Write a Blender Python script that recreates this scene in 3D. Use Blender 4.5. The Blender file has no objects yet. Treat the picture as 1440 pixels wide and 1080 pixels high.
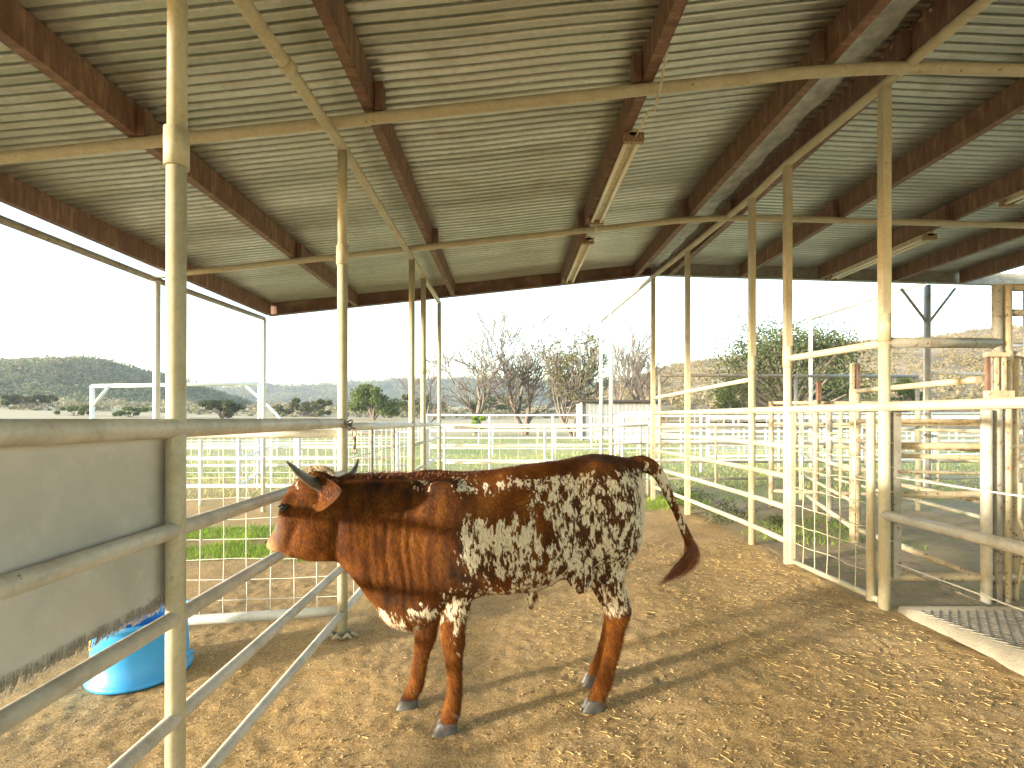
import bpy, bmesh, math, random
import numpy as np
from mathutils import Vector, Matrix, noise as mnoise
random.seed(7); RNG = np.random.default_rng(7)
SC = bpy.context.scene
COL = SC.collection

# ------------------------------------------------------------------ camera, light, exposure
F = 700.0; CX = 715.0; CY = 588.0; EYE = 1.5
cam_d = bpy.data.cameras.new('camera'); cam = bpy.data.objects.new('camera', cam_d); COL.objects.link(cam)
cam_d.sensor_width = 36; cam_d.lens = 36 * F / 1440
cam_d.shift_x = 5 / 1440; cam_d.shift_y = 48 / 1440
cam_d.clip_start = 0.05; cam_d.clip_end = 6000
cam.location = (0, 0, EYE); cam.rotation_euler = (math.radians(90), 0, 0)
SC.camera = cam
SC.view_settings.view_transform = 'Standard'; SC.view_settings.look = 'None'
SC.view_settings.gamma = 1; SC.view_settings.exposure = 2.9
SUN_EL = math.radians(6.8)
SUN_DIR = Vector((-0.914 * math.cos(SUN_EL), -0.405 * math.cos(SUN_EL), math.sin(SUN_EL)))   # towards the sun
w = bpy.data.worlds.new('World'); SC.world = w; w.use_nodes = True
nt = w.node_tree
sky = nt.nodes.new('ShaderNodeTexSky'); sky.sky_type = 'NISHITA'; sky.sun_disc = False
sky.sun_elevation = SUN_EL; sky.sun_rotation = math.atan2(SUN_DIR.x, SUN_DIR.y)
sky.air_density = 1.0; sky.dust_density = 1.0; sky.ozone_density = 1.0
bg = nt.nodes['Background']; bg.inputs['Strength'].default_value = 0.15
nt.links.new(sky.outputs[0], bg.inputs[0])
sl = bpy.data.lights.new('sun', 'SUN'); sl.energy = 2.0; sl.angle = math.radians(3.8); sl.color = (1, 0.91, 0.76)
so = bpy.data.objects.new('sun', sl); COL.objects.link(so)
so.rotation_euler = SUN_DIR.to_track_quat('Z', 'Y').to_euler()

# ------------------------------------------------------------------ helpers
def at(px, py, d):
    return Vector(((px - CX) * d / F, d, EYE + (CY - py) * d / F))

def smooth01(a, b, x):
    t = np.clip((x - a) / (b - a), 0, 1); return t * t * (3 - 2 * t)

def gz(x, y):
    """height of the pen floor: level on the left, rising gently to the right fence, level after it"""
    a = 0.205 * np.clip((x + 1.2) / 3.7, 0, 1)
    f = smooth01(45, 260, np.hypot(x, y))
    return a * (1 - smooth01(14, 30, y)) + 7.0 * f

class MB:
    def __init__(s): s.v = []; s.f = []; s.n = 0; s.sm = []
    def add(s, vs, fs, smooth=True):
        vs = [tuple(v) for v in vs]
        s.v += vs; s.f += [tuple(i + s.n for i in f) for f in fs]; s.sm += [smooth] * len(fs); s.n += len(vs); return s
    def box(s, c, size, rot=None):
        hx, hy, hz = [k / 2 for k in size]; vs = []
        for dz in (-hz, hz):
            for dx, dy in ((-hx, -hy), (hx, -hy), (hx, hy), (-hx, hy)):
                v = Vector((dx, dy, dz))
                if rot: v = rot @ v
                vs.append(Vector(c) + v)
        return s.add(vs, [(3, 2, 1, 0), (4, 5, 6, 7), (0, 1, 5, 4), (1, 2, 6, 5), (2, 3, 7, 6), (3, 0, 4, 7)], False)
    def bar(s, a, b, w, h, up=(0, 0, 1)):
        a = Vector(a); b = Vector(b); d = (b - a).normalized(); sd = d.cross(Vector(up)).normalized(); u = sd.cross(d)
        vs = [p + sd * i * w / 2 + u * j * h / 2 for p in (a, b) for i, j in ((-1, -1), (1, -1), (1, 1), (-1, 1))]
        return s.add(vs, [(3, 2, 1, 0), (4, 5, 6, 7), (0, 1, 5, 4), (1, 2, 6, 5), (2, 3, 7, 6), (3, 0, 4, 7)], False)
    def tube(s, pts, rad, n=12, cap=True):
        pts = [Vector(p) for p in pts]
        if not hasattr(rad, '__len__'): rad = [rad] * len(pts)
        T = []
        for i in range(len(pts)):
            a = pts[max(i - 1, 0)]; b = pts[min(i + 1, len(pts) - 1)]; T.append((b - a).normalized())
        ref = Vector((0, 0, 1)) if abs(T[0].z) < .9 else Vector((0, 1, 0))
        u = T[0].cross(ref).normalized(); vs = []
        for p, t, r in zip(pts, T, rad):
            u = (u - t * u.dot(t)).normalized(); v = t.cross(u)
            for k in range(n):
                an = 2 * math.pi * k / n
                vs.append(p + (u * math.cos(an) + v * math.sin(an)) * r)
        fs = []
        for i in range(len(pts) - 1):
            for k in range(n):
                k2 = (k + 1) % n
                fs.append((i * n + k, i * n + k2, (i + 1) * n + k2, (i + 1) * n + k))
        s.add(vs, fs, True)
        if cap:
            base = s.n - len(vs)
            s.f.append(tuple(base + k for k in reversed(range(n)))); s.sm.append(False)
            s.f.append(tuple(base + (len(pts) - 1) * n + k for k in range(n))); s.sm.append(False)
        return s
    def lathe(s, c, prof, n=40):
        vs = []
        for r, z in prof:
            for k in range(n):
                a = 2 * math.pi * k / n; vs.append((c[0] + r * math.cos(a), c[1] + r * math.sin(a), c[2] + z))
        fs = [(i * n + k, i * n + (k + 1) % n, (i + 1) * n + (k + 1) % n, (i + 1) * n + k) for i in range(len(prof) - 1) for k in range(n)]
        return s.add(vs, fs, True)
    def build(s, name, mat, parent=None):
        me = bpy.data.meshes.new(name); me.from_pydata(s.v, [], s.f); me.update()
        me.polygons.foreach_set('use_smooth', s.sm)
        return link(name, me, mat, parent)

def link(name, me, mat, parent=None):
    o = bpy.data.objects.new(name, me)
    if mat: me.materials.append(mat)
    COL.objects.link(o)
    if parent is not None:
        o.parent = parent; o.location = -parent.location if parent.parent is None else Vector((0, 0, 0))      # meshes are written in world coordinates
    return o

def np_mesh(name, V, Fc, mat, parent=None, smooth=False):
    """V (n,3) array, Fc (m,k) array of equal sized faces"""
    me = bpy.data.meshes.new(name); V = np.asarray(V, np.float32); Fc = np.asarray(Fc, np.int32); k = Fc.shape[1]
    me.vertices.add(len(V)); me.vertices.foreach_set('co', V.ravel())
    me.loops.add(Fc.size); me.loops.foreach_set('vertex_index', Fc.ravel())
    me.polygons.add(len(Fc)); me.polygons.foreach_set('loop_start', np.arange(0, Fc.size, k, dtype=np.int32))
    me.polygons.foreach_set('loop_total', np.full(len(Fc), k, np.int32))
    me.polygons.foreach_set('use_smooth', np.full(len(Fc), smooth))
    me.update(calc_edges=True); me.validate()
    return link(name, me, mat, parent)

def tag(o, label=None, cat=None, group=None, kind=None):
    if label: o['label'] = label
    if cat: o['category'] = cat
    if group: o['group'] = group
    if kind: o['kind'] = kind
    return o

def thing(name, label, cat, loc=(0, 0, 0), group=None):
    o = bpy.data.objects.new(name, None); COL.objects.link(o); o.location = Vector(loc); o.empty_display_size = .1
    return tag(o, label, cat, group)

# ------------------------------------------------------------------ materials
class NT:
    def __init__(s, name):
        s.m = bpy.data.materials.new(name); s.m.use_nodes = True; s.t = s.m.node_tree
        s.p = s.t.nodes['Principled BSDF']; s.co = s.t.nodes.new('ShaderNodeTexCoord')
    def n(s, ty, **kw):
        nd = s.t.nodes.new('ShaderNode' + ty)
        for k, v in kw.items():
            if hasattr(nd, k): setattr(nd, k, v)
        return nd
    def l(s, a, b): s.t.links.new(a, b)
    def inp(s, nd, i, v):
        if hasattr(v, 'is_linked') or isinstance(v, bpy.types.NodeSocket): s.l(v, nd.inputs[i])
        else: nd.inputs[i].default_value = v
    def noise(s, scale, detail=4, rough=.6, vec=None, stretch=None, dist=0, rot=None):
        v = vec or s.co.outputs['Object']
        if stretch or rot:
            mp = s.n('Mapping'); s.l(v, mp.inputs[0])
            if stretch: mp.inputs['Scale'].default_value = stretch
            if rot: mp.inputs['Rotation'].default_value = rot
            v = mp.outputs[0]
        t = s.n('TexNoise'); s.l(v, t.inputs['Vector']); t.inputs['Scale'].default_value = scale
        t.inputs['Detail'].default_value = detail; t.inputs['Roughness'].default_value = rough; t.inputs['Distortion'].default_value = dist
        return t.outputs['Fac']
    def ramp(s, fac, stops, interp='LINEAR'):
        r = s.n('ValToRGB'); s.l(fac, r.inputs[0]); cr = r.color_ramp; cr.interpolation = interp
        while len(cr.elements) < len(stops): cr.elements.new(.5)
        for e, (p, c) in zip(cr.elements, stops):
            e.position = p; e.color = (c, c, c, 1) if not hasattr(c, '__len__') else (*c, 1)
        return r.outputs[0]
    def mix(s, fac, a, b, mode='MIX'):
        m = s.n('Mix'); m.data_type = 'RGBA'; m.blend_type = mode
        s.inp(m, 0, fac)
        for i, c in ((6, a), (7, b)):
            if isinstance(c, bpy.types.NodeSocket): s.l(c, m.inputs[i])
            else: m.inputs[i].default_value = (*c, 1)
        return m.outputs[2]
    def math(s, op, a, b=None, c=None):
        m = s.n('Math'); m.operation = op; s.inp(m, 0, a)
        if b is not None: s.inp(m, 1, b)
        if c is not None: s.inp(m, 2, c)
        return m.outputs[0]
    def bump(s, h, strength=.5, dist=.01, normal=None):
        b = s.n('Bump'); b.inputs['Strength'].default_value = strength; b.inputs['Distance'].default_value = dist
        s.l(h, b.inputs['Height'])
        if normal: s.l(normal, b.inputs['Normal'])
        s.l(b.outputs[0], s.p.inputs['Normal']); return b.outputs[0]
    def done(s, col, rough=.6, metal=0, spec=None):
        s.inp(s.p, 'Base Color', col if isinstance(col, bpy.types.NodeSocket) else (*col, 1))
        s.inp(s.p, 'Roughness', rough); s.inp(s.p, 'Metallic', metal)
        if spec is not None: s.p.inputs['Specular IOR Level'].default_value = spec
        return s.m

def pipe_mat(name, base, dirt, rust=.62, drt=.5):
    q = NT(name)
    a = q.noise(7, 5, .65); b = q.noise(55, 4, .7); c = q.noise(26, 3, .6)
    col = q.mix(q.ramp(a, [(.42, 0), (.75, drt)]), base, dirt)
    col = q.mix(q.ramp(b, [(.45, 0), (.8, .35)]), col, tuple(k * .55 for k in dirt))
    col = q.mix(q.ramp(c, [(rust, 0), (rust + .05, .8)]), col, (.13, .05, .02))
    q.bump(q.noise(120, 3, .6), .25, .002)
    return q.done(col, q.ramp(a, [(.3, .38), (.7, .6)]))
M = {}
M['cream'] = pipe_mat('cream_pipe_paint', (.49, .45, .315), (.31, .25, .145), .68)
M['greyed'] = pipe_mat('shaded_pipe_paint', (.54, .50, .41), (.30, .25, .18), .70, .8)  # grey of shaded rails put into the paint colour, with heavier dirt
M['white'] = pipe_mat('white_and_sunlit_pipe_paint', (.70, .69, .62), (.48, .43, .32), .74, .35)  # white paint, also standing in for sunlight on a few posts
M['tan'] = pipe_mat('rust_blotched_pipe_paint', (.46, .40, .27), (.28, .18, .09), .60, .7)
M['dull'] = pipe_mat('dull_grey_pipe', (.30, .29, .24), (.16, .13, .09), .60, .8)

def steel():
    q = NT('red_oxide_steel'); a = q.noise(4, 5, .65, stretch=(1, 6, 1)); b = q.noise(30, 4, .7)
    c = q.ramp(a, [(.35, (.12, .060, .038)), (.55, (.185, .105, .065)), (.75, (.32, .22, .135))])
    c = q.mix(q.ramp(b, [(.5, 0), (.75, .5)]), c, (.10, .035, .02))
    q.bump(b, .3, .003); return q.done(c, .62)
M['steel'] = steel()
def sheet():
    q = NT('aged_galvanised_sheet'); a = q.noise(1.2, 5, .6, stretch=(.25, 2.2, 1)); b = q.noise(22, 4, .7); g = q.noise(3, 4, .6)
    c = q.ramp(a, [(.3, (.36, .385, .35)), (.55, (.51, .54, .51)), (.75, (.64, .67, .65))])
    c = q.mix(q.ramp(b, [(.45, 0), (.8, .35)]), c, (.20, .19, .13))
    c = q.mix(q.ramp(g, [(.55, 0), (.75, .35)]), c, (.30, .24, .12))
    q.bump(b, .12, .002); return q.done(c, q.ramp(g, [(.3, .30), (.7, .45)]), .85)
M['sheet'] = sheet()
q = NT('galvanised_flashing'); b = q.noise(9, 5, .7)
M['flash'] = q.done(q.ramp(b, [(.3, (.22, .24, .24)), (.5, (.38, .41, .42)), (.7, (.60, .63, .64))]), .4, .4)
q = NT('grey_rubber_belting'); a = q.noise(3, 6, .65); b = q.noise(60, 4, .7); c = q.noise(9, 5, .7)
col = q.ramp(a, [(.3, (.40, .385, .34)), (.7, (.53, .51, .455))]); col = q.mix(q.ramp(c, [(.5, 0), (.75, .55)]), col, (.60, .585, .53))
col = q.mix(q.ramp(q.noise(34, 2, .5), [(.76, 0), (.80, .6)]), col, (.14, .12, .09)); q.bump(b, .35, .003); M['belt'] = q.done(col, .85)
q = NT('frayed_threads'); M['fray'] = q.done((.20, .18, .145), .9)
q = NT('blue_plastic'); a = q.noise(5, 5, .7); col = q.mix(q.ramp(a, [(.45, 0), (.8, .4)]), (.03, .30, .68), (.10, .40, .66))
col = q.mix(q.ramp(q.noise(24, 5, .75), [(.60, 0), (.72, .5)]), col, (.30, .26, .16)); q.bump(q.noise(60, 3), .12, .002); M['blue'] = q.done(col, .42)
q = NT('yellow_sticker'); M['sticker'] = q.done(q.ramp(q.noise(70, 2), [(.4, (.75, .55, .08)), (.6, (.72, .70, .60))], 'CONSTANT'), .6)
q = NT('concrete'); a = q.noise(5, 6, .7); b = q.noise(70, 3, .7); col = q.ramp(a, [(.3, (.22, .195, .14)), (.7, (.37, .335, .25))])
q.bump(b, .5, .006); M['concrete'] = q.done(col, .9)
q = NT('galvanised_grating'); M['grate'] = q.done(q.ramp(q.noise(20, 4), [(.35, (.16, .14, .10)), (.7, (.33, .31, .26))]), .55, .3)
q = NT('lamp_housing_paint'); M['lamp'] = q.done(q.ramp(q.noise(30, 4, .7), [(.4, (.62, .58, .42)), (.7, (.40, .32, .18))]), .5)
q = NT('fluorescent_tube_glass'); M['tube'] = q.done((.78, .74, .60), .25)
q = NT('lamp_socket_plastic'); M['socket'] = q.done(q.ramp(q.noise(60, 3), [(.4, (.20, .12, .06)), (.7, (.40, .30, .18))]), .6)
q = NT('galvanised_chain'); M['chain'] = q.done(q.ramp(q.noise(50, 3), [(.4, (.17, .12, .08)), (.7, (.35, .31, .26))]), .5, .5)
q = NT('white_corrugated_metal'); M['shedwall'] = q.done(q.ramp(q.noise(2, 4, .6, stretch=(4, 1, .4)), [(.3, (.24, .25, .26)), (.7, (.32, .33, .335))]), .5)
q = NT('dark_shed_trim'); M['darktrim'] = q.done((.05, .04, .035), .7)

def ground_mat():
    q = NT('dirt_floor_and_pasture'); P = q.co.outputs['Object']
    a = q.noise(1.1, 5, .62); b = q.noise(9, 6, .72); c = q.noise(65, 4, .75); e = q.noise(2.6, 4, .6); f = q.noise(180, 2, .6)
    dirt = q.ramp(b, [(.28, (.255, .162, .068)), (.48, (.375, .252, .112)), (.62, (.455, .325, .158)), (.8, (.54, .415, .225))])
    dirt = q.mix(q.ramp(a, [(.35, 0), (.68, .7)]), dirt, q.ramp(c, [(.35, (.29, .165, .042)), (.65, (.50, .325, .10))]))
    dirt = q.mix(q.ramp(e, [(.56, 0), (.70, .4)]), dirt, (.19, .135, .085))
    dirt = q.mix(q.ramp(c, [(.57, 0), (.63, .9)]), dirt, (.60, .46, .26))
    dirt = q.mix(q.ramp(c, [(.36, .75), (.44, 0)]), dirt, (.15, .09, .04))
    dirt = q.mix(q.ramp(f, [(.40, .55), (.5, 0)]), dirt, (.13, .08, .04)); dirt = q.mix(q.ramp(f, [(.58, 0), (.64, .6)]), dirt, (.62, .50, .31))
    sep = q.n('SeparateXYZ'); q.l(P, sep.inputs[0]); X, Y = sep.outputs[0], sep.outputs[1]
    wob = q.noise(.35, 5, .6)
    def sm(v, lo, hi): 
        m = q.n('MapRange'); m.interpolation_type = 'SMOOTHSTEP'; q.l(v, m.inputs[0]); m.inputs[1].default_value = lo; m.inputs[2].default_value = hi; return m.outputs[0]
    yy = q.math('ADD', Y, q.math('MULTIPLY', q.math('SUBTRACT', wob, .5), 9))
    big = q.noise(.13, 5, .65); gr = q.noise(3, 5, .7)
    past = q.ramp(gr, [(.3, (.27, .24, .12)), (.5, (.40, .355, .20)), (.7, (.52, .47, .30))])
    green = q.ramp(gr, [(.3, (.15, .19, .04)), (.7, (.28, .32, .09))])
    past = q.mix(q.ramp(big, [(.40, .85), (.58, .15)]), past, green)
    tanf = q.ramp(gr, [(.3, (.36, .28, .16)), (.7, (.52, .42, .26))])
    past = q.mix(sm(yy, 34, 52), past, tanf)
    col = q.mix(sm(yy, 10.5, 13), dirt, past)
    # green damp ground in the side pens right of the fence
    side = q.math('MULTIPLY', sm(X, 2.45, 2.8), sm(Y, 2.9, 3.6))
    sidec = q.ramp(q.noise(4, 6, .75), [(.3, (.19, .135, .08)), (.48, (.36, .275, .17)), (.58, (.25, .22, .09)), (.66, (.46, .37, .24))])
    col = q.mix(q.math('MULTIPLY', side, q.math('SUBTRACT', 1.0, sm(Y, 10, 13))), col, sidec)
    h = q.math('ADD', q.math('MULTIPLY', c, .6), q.math('ADD', q.math('MULTIPLY', b, 1.2), q.math('MULTIPLY', f, .3)))
    q.bump(h, .5, .011)
    return q.done(col, .95, 0, .2)
M['ground'] = ground_mat()

def leaf_mat(name, c1, c2, c3, sc=1.2, tr=.25):
    q = NT(name); a = q.noise(sc, 4, .6); g = q.n('NewGeometry') if False else None
    rnd = q.n('ObjectInfo')
    b = q.noise(sc * 9, 2, .5)
    col = q.mix(q.ramp(b, [(.35, 0), (.7, .8)]), q.ramp(a, [(.32, c1), (.68, c2)]), c3)
    m = q.done(col, .75, 0, .25)
    tl = q.n('BsdfTranslucent'); q.l(col, tl.inputs[0]); mx = q.n('MixShader'); mx.inputs[0].default_value = tr
    out = [n for n in q.t.nodes if n.type == 'OUTPUT_MATERIAL'][0]
    q.l(q.p.outputs[0], mx.inputs[1]); q.l(tl.outputs[0], mx.inputs[2]); q.l(mx.outputs[0], out.inputs[0]); return m
M['grass'] = leaf_mat('grass_blades', (.10, .22, .015), (.26, .42, .04), (.32, .42, .08), 2, .4)
M['pale'] = leaf_mat('pale_grass_blades', (.30, .36, .10), (.46, .46, .18), (.55, .50, .26), 2, .4)
M['oak'] = leaf_mat('live_oak_leaves', (.035, .052, .020), (.075, .095, .036), (.13, .145, .055), .8)
M['juniper'] = leaf_mat('juniper_foliage', (.05, .085, .022), (.12, .16, .04), (.17, .21, .05), .6)
M['olive'] = leaf_mat('olive_foliage', (.07, .085, .035), (.13, .14, .06), (.19, .19, .09), .8)
M['wood'] = leaf_mat('hillside_woodland', (.06, .095, .035), (.13, .17, .06), (.30, .27, .18), .035, .2)
M['brushtan'] = leaf_mat('dry_brush', (.17, .135, .08), (.26, .205, .13), (.15, .155, .06), .06, .1)
M['brush2'] = leaf_mat('field_edge_brush', (.15, .15, .07), (.24, .22, .13), (.36, .31, .22), .05, .2)
M['straw'] = leaf_mat('straw', (.42, .30, .12), (.62, .46, .20), (.30, .20, .08), 5, .2)
q = NT('bark'); M['bark'] = q.done(q.ramp(q.noise(6, 4), [(.3, (.11, .092, .075)), (.7, (.21, .18, .15))]), .9)
q = NT('pebbles'); M['pebble'] = q.done(q.ramp(q.noise(12, 3), [(.3, (.20, .12, .055)), (.55, (.38, .27, .14)), (.75, (.50, .38, .23))]), .95)
def hillm(name, stops, sc=.02):
    q = NT(name); a = q.noise(sc, 6, .7); return q.done(q.ramp(a, stops), .95, 0, .1)
M['hill_a'] = hillm('wooded_hill', [(.3, (.05, .06, .032)), (.5, (.10, .10, .055)), (.7, (.20, .175, .12))])
M['hill_b'] = hillm('far_ridge', [(.3, (.07, .08, .05)), (.6, (.13, .13, .085)), (.8, (.18, .165, .11))], .008)
M['hill_c'] = hillm('dry_hillside', [(.3, (.14, .12, .07)), (.5, (.24, .19, .12)), (.7, (.34, .27, .18))], .04)

# ------------------------------------------------------------------ faint air over the valley
def haze():
    me = MB().box((0, 700, 90), (2800, 1700, 188)); o = me.build('haze', None); q = NT('valley_air')
    out = [n for n in q.t.nodes if n.type == 'OUTPUT_MATERIAL'][0]; q.t.nodes.remove(q.p); v = q.n('VolumePrincipled')
    v.inputs['Color'].default_value = (.80, .88, 1, 1); v.inputs['Density'].default_value = .0003; v.inputs['Anisotropy'].default_value = .2; q.l(v.outputs[0], out.inputs['Volume'])
    o.data.materials.append(q.m); tag(o, kind='stuff')
haze()

# ------------------------------------------------------------------ ground sheet
def axis(parts):
    out = [];
    for a, b, n in parts: out += list(np.linspace(a, b, n, endpoint=False))
    out.append(parts[-1][1]); return np.array(out)
xs = axis([(-3000, -300, 14), (-300, -40, 26), (-40, -6, 50), (-6, -2.6, 60), (-2.6, 3.2, 330), (3.2, 8, 70), (8, 40, 40), (40, 300, 24), (300, 3000, 14)])
ys = axis([(-60, -4, 14), (-4, 1.0, 30), (1.0, 4.6, 240), (4.6, 9, 120), (9, 40, 70), (40, 300, 50), (300, 3500, 20)])
Xg, Yg = np.meshgrid(xs, ys)
Z = gz(Xg, Yg)
fx = np.array([mnoise.fractal(Vector((x * 2.2, y * 2.2, 0)), 1, 2, 5) if (-7 < x < 9 and -1 < y < 12) else 0 for x, y in zip(Xg.ravel(), Yg.ravel())]).reshape(Xg.shape)
fy = np.array([mnoise.fractal(Vector((x * 13, y * 13, 3)), .8, 2, 4) if (-2.8 < x < 3.4 and .9 < y < 5.5) else 0 for x, y in zip(Xg.ravel(), Yg.ravel())]).reshape(Xg.shape)
Z = Z + fx * .011 + fy * .0045
rdh = random.Random(21)
for k in range(34):
    hx, hy = rdh.uniform(-1.0, 2.3), rdh.uniform(1.3, 5.2); a = rdh.uniform(0, 6.28)
    if abs(hx) > hy: continue
    for sg in (-1, 1):
        cx2, cy2 = hx + sg * .022 * math.cos(a), hy + sg * .022 * math.sin(a)
        u_ = -(Xg - cx2) * math.sin(a) + (Yg - cy2) * math.cos(a); v_ = (Xg - cx2) * math.cos(a) + (Yg - cy2) * math.sin(a)
        q2 = (u_ / .045) ** 2 + (v_ / .019) ** 2; Z = Z - .006 * np.exp(-q2 ** 1.5) + .002 * np.exp(-((q2 ** .5 - 1.6) / .5) ** 2)
n_x = len(xs); idx = np.arange(len(xs) * len(ys)).reshape(len(ys), n_x)
Fq = np.stack([idx[:-1, :-1], idx[:-1, 1:], idx[1:, 1:], idx[1:, :-1]], -1).reshape(-1, 4)
g = np_mesh('ground', np.stack([Xg, Yg, Z], -1).reshape(-1, 3), Fq, M['ground'], smooth=True); tag(g, kind='structure')

# ------------------------------------------------------------------ hills
def hill(name, mat, sil, R, depth, rough, zbase=3.0, nx=220):
    px = np.linspace(sil[0][0], sil[-1][0], nx); sy = np.interp(px, [a for a, b in sil], [b for a, b in sil])
    V = []; ts = np.concatenate([np.linspace(0, 1, 26), np.linspace(1.05, 1.8, 6)])
    for t in ts:
        d = R - depth + depth * t
        for p, s in zip(px, sy):
            top = EYE + (CY - s) * R / F
            k = math.sin(min(t, 1) * math.pi / 2) ** 1.25 if t <= 1 else 1 - (t - 1) * .8
            x = (p - CX) * R / F
            z = zbase + (top - zbase) * k
            z += rough * mnoise.fractal(Vector((x / 60., d / 60., R)), 1, 2, 4) * (k if t < 1 else 1) * (0.4 if .95 < t < 1.05 else 1)
            V.append((x * (.75 + .25 * d / R), d, z - (2 if t == 0 else 0)))
    n = nx; I = np.arange(len(V)).reshape(len(ts), n)
    Fh = np.stack([I[:-1, :-1], I[:-1, 1:], I[1:, 1:], I[1:, :-1]], -1).reshape(-1, 4)
    o = np_mesh(name, V, Fh, mat, smooth=True); tag(o, kind='structure'); return np.array(V).reshape(len(ts), n, 3)
H_left = hill('hill', M['hill_a'], [(-420, 560), (-250, 530), (-100, 522), (0, 519), (60, 517), (130, 518), (170, 517), (205, 525), (240, 534), (275, 547), (330, 566), (400, 586)], 340, 190, 3)
H_far = hill('hill', M['hill_b'], [(-300, 575), (150, 560), (230, 549), (330, 547), (400, 545), (480, 544), (528, 541), (545, 536), (580, 538), (650, 534), (720, 536), (800, 541), (880, 537), (960, 545), (1100, 555)], 1100, 420, 10)
H_right = hill('hill', M['hill_c'], [(790, 572), (850, 549), (900, 530), (925, 521), (960, 516), (1010, 512), (1060, 500), (1130, 492), (1200, 487), (1270, 482), (1330, 474), (1360, 471), (1440, 473), (1600, 455), (2000, 470)], 260, 190, 3)

def leaf_cloud(centres, radii, n_per, size, flat=.8, squash=None):
    """random small quads filling ellipsoid clumps; returns V,F arrays"""
    C = np.repeat(np.asarray(centres), n_per, 0); Rr = np.repeat(np.asarray(radii), n_per, 0)
    N = len(C); d = RNG.normal(size=(N, 3)); d /= np.linalg.norm(d, axis=1)[:, None]
    r = RNG.random(N) ** (1 / 2.2)
    Pp = C + d * r[:, None] * Rr
    a = RNG.normal(size=(N, 3)); a /= np.linalg.norm(a, axis=1)[:, None]
    b = np.cross(a, RNG.normal(size=(N, 3))); b /= np.linalg.norm(b, axis=1)[:, None]
    s = size * (0.6 + .8 * RNG.random(N))[:, None]
    V = np.stack([Pp - a * s - b * s * .5 * flat, Pp + a * s * .2 - b * s * .6 * flat, Pp + a * s, Pp + b * s * .6 * flat], 1).reshape(-1, 3)
    return V, np.arange(N * 4).reshape(N, 4)

def woods(name, H, mat, count, r0, label, nper=46, rows=(0, 27)):
    cs = []; rs = []
    for _ in range(count):
        i = random.uniform(rows[0], rows[1]); j = random.uniform(0, H.shape[1] - 2); i0, j0 = int(i), int(j)
        p = H[i0, j0] * (1 - i + i0) + H[min(i0 + 1, H.shape[0] - 1), j0] * (i - i0); p = p + (H[i0, j0 + 1] - H[i0, j0]) * (j - j0)
        r = r0 * random.uniform(.6, 1.4); cs.append((p[0], p[1], p[2] + r * .35)); rs.append((r, r, r * .8))
    V, Fq = leaf_cloud(cs, rs, nper, r0 * .2); o = np_mesh(name, V, Fq, mat); tag(o, label, 'woodland', kind='stuff')
woods('woodland', H_left, M['wood'], 5200, 3.4, 'dense dark green woodland covering the hill on the left')
woods('woodland', H_far, M['wood'], 2600, 8, 'hazy strip of woodland along the distant ridge', 30)
woods('woodland', H_right, M['brushtan'], 7000, 1.5, 'dry tan brush covering the hillside behind the right pens', 34)

# ------------------------------------------------------------------ trees
def bare_tree(px, base_y, top_y, d, spread, seed, label, group='bare winter trees beyond the pens', fork=1, leaf=None, spread_px=60):
    rd = random.Random(seed); b = at(px, base_y, d); ztop_ = at(px, top_y, d).z; b.z = float(gz(b.x, b.y)); H = ztop_ - b.z
    t = thing('bare_tree', label, 'tree', b, group)
    trunk = MB(); br = MB(); tips = []
    def grow(p, dr, L, r, lev):
        n = 4; pts = [p]; rads = [r]; q = p.copy(); dd = dr.copy()
        for i in range(n):
            dd = (dd + Vector((rd.gauss(0, .13), rd.gauss(0, .13), rd.gauss(0.02, .09)))).normalized()
            q = q + dd * L / n; pts.append(q.copy()); rads.append(max(.016, r * (1 - .10 * (i + 1))))
        (trunk if lev <= 0 else br).tube(pts, rads, 8 if lev < 2 else (4 if lev < 4 else 3), False)
        if lev >= 5: tips.append(q); return
        k = rd.choice([3, 3, 4] if lev < 3 else [3, 4, 4])
        for c in range(k):
            f = rd.uniform(.35, 1) if c else 1
            i = min(int(f * n), n); st = pts[i]; rr = rads[i]
            ax = Vector((rd.gauss(0, 1), rd.gauss(0, .8), rd.gauss(.1, .45))); ax = (ax - dd * ax.dot(dd)).normalized()
            ang = rd.uniform(.25, .75) * spread if c else rd.uniform(.08, .3)
            nd = (dd * math.cos(ang) + ax * math.sin(ang)); nd.z += .12; nd.normalize()
            grow(st, nd, L * rd.uniform(.62, .86), rr * rd.uniform(.5, .74), lev + 1)
    for k in range(fork):
        dr = Vector((rd.gauss(0, .1) + (k - (fork - 1) / 2) * .5, 0, 1)).normalized()
        grow(b + Vector((0, 0, -.2)), dr, H * .26, H * .019, 0)
    zs_ = sorted(v[2] for v in br.v); k = H / (zs_[int(len(zs_) * .975)] - b.z)
    xs_ = sorted(v[0] for v in br.v); kx = spread_px * d / F / max(.1, (xs_[int(len(xs_) * .985)] - xs_[int(len(xs_) * .015)]) / 2)
    f_ = lambda v: (b.x + (v[0] - b.x) * kx, b.y + (v[1] - b.y) * kx, b.z + (v[2] - b.z) * k)
    trunk.v = [f_(v) for v in trunk.v]; br.v = [f_(v) for v in br.v]; tips[:] = [Vector(f_(v)) for v in tips]
    trunk.build('trunk', M['bark'], t); br.build('branches', M['bark'], t)
    if leaf:
        sel = tips[:: max(1, len(tips) // 260)]
        V, Fq = leaf_cloud([tuple(p) for p in sel], [(.35, .35, .3)] * len(sel), 12, .11); np_mesh('crown', V, Fq, leaf, t)
bare_tree(668, 604, 448, 42, 1.25, 3, 'wide leafless tree with forked trunk beyond the back gate, left of the pair', spread_px=72)
bare_tree(738, 606, 455, 45, 1.2, 11, 'leafless tree with two upright leaning limbs, just right of the widest bare tree', fork=2, spread_px=62)
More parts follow.
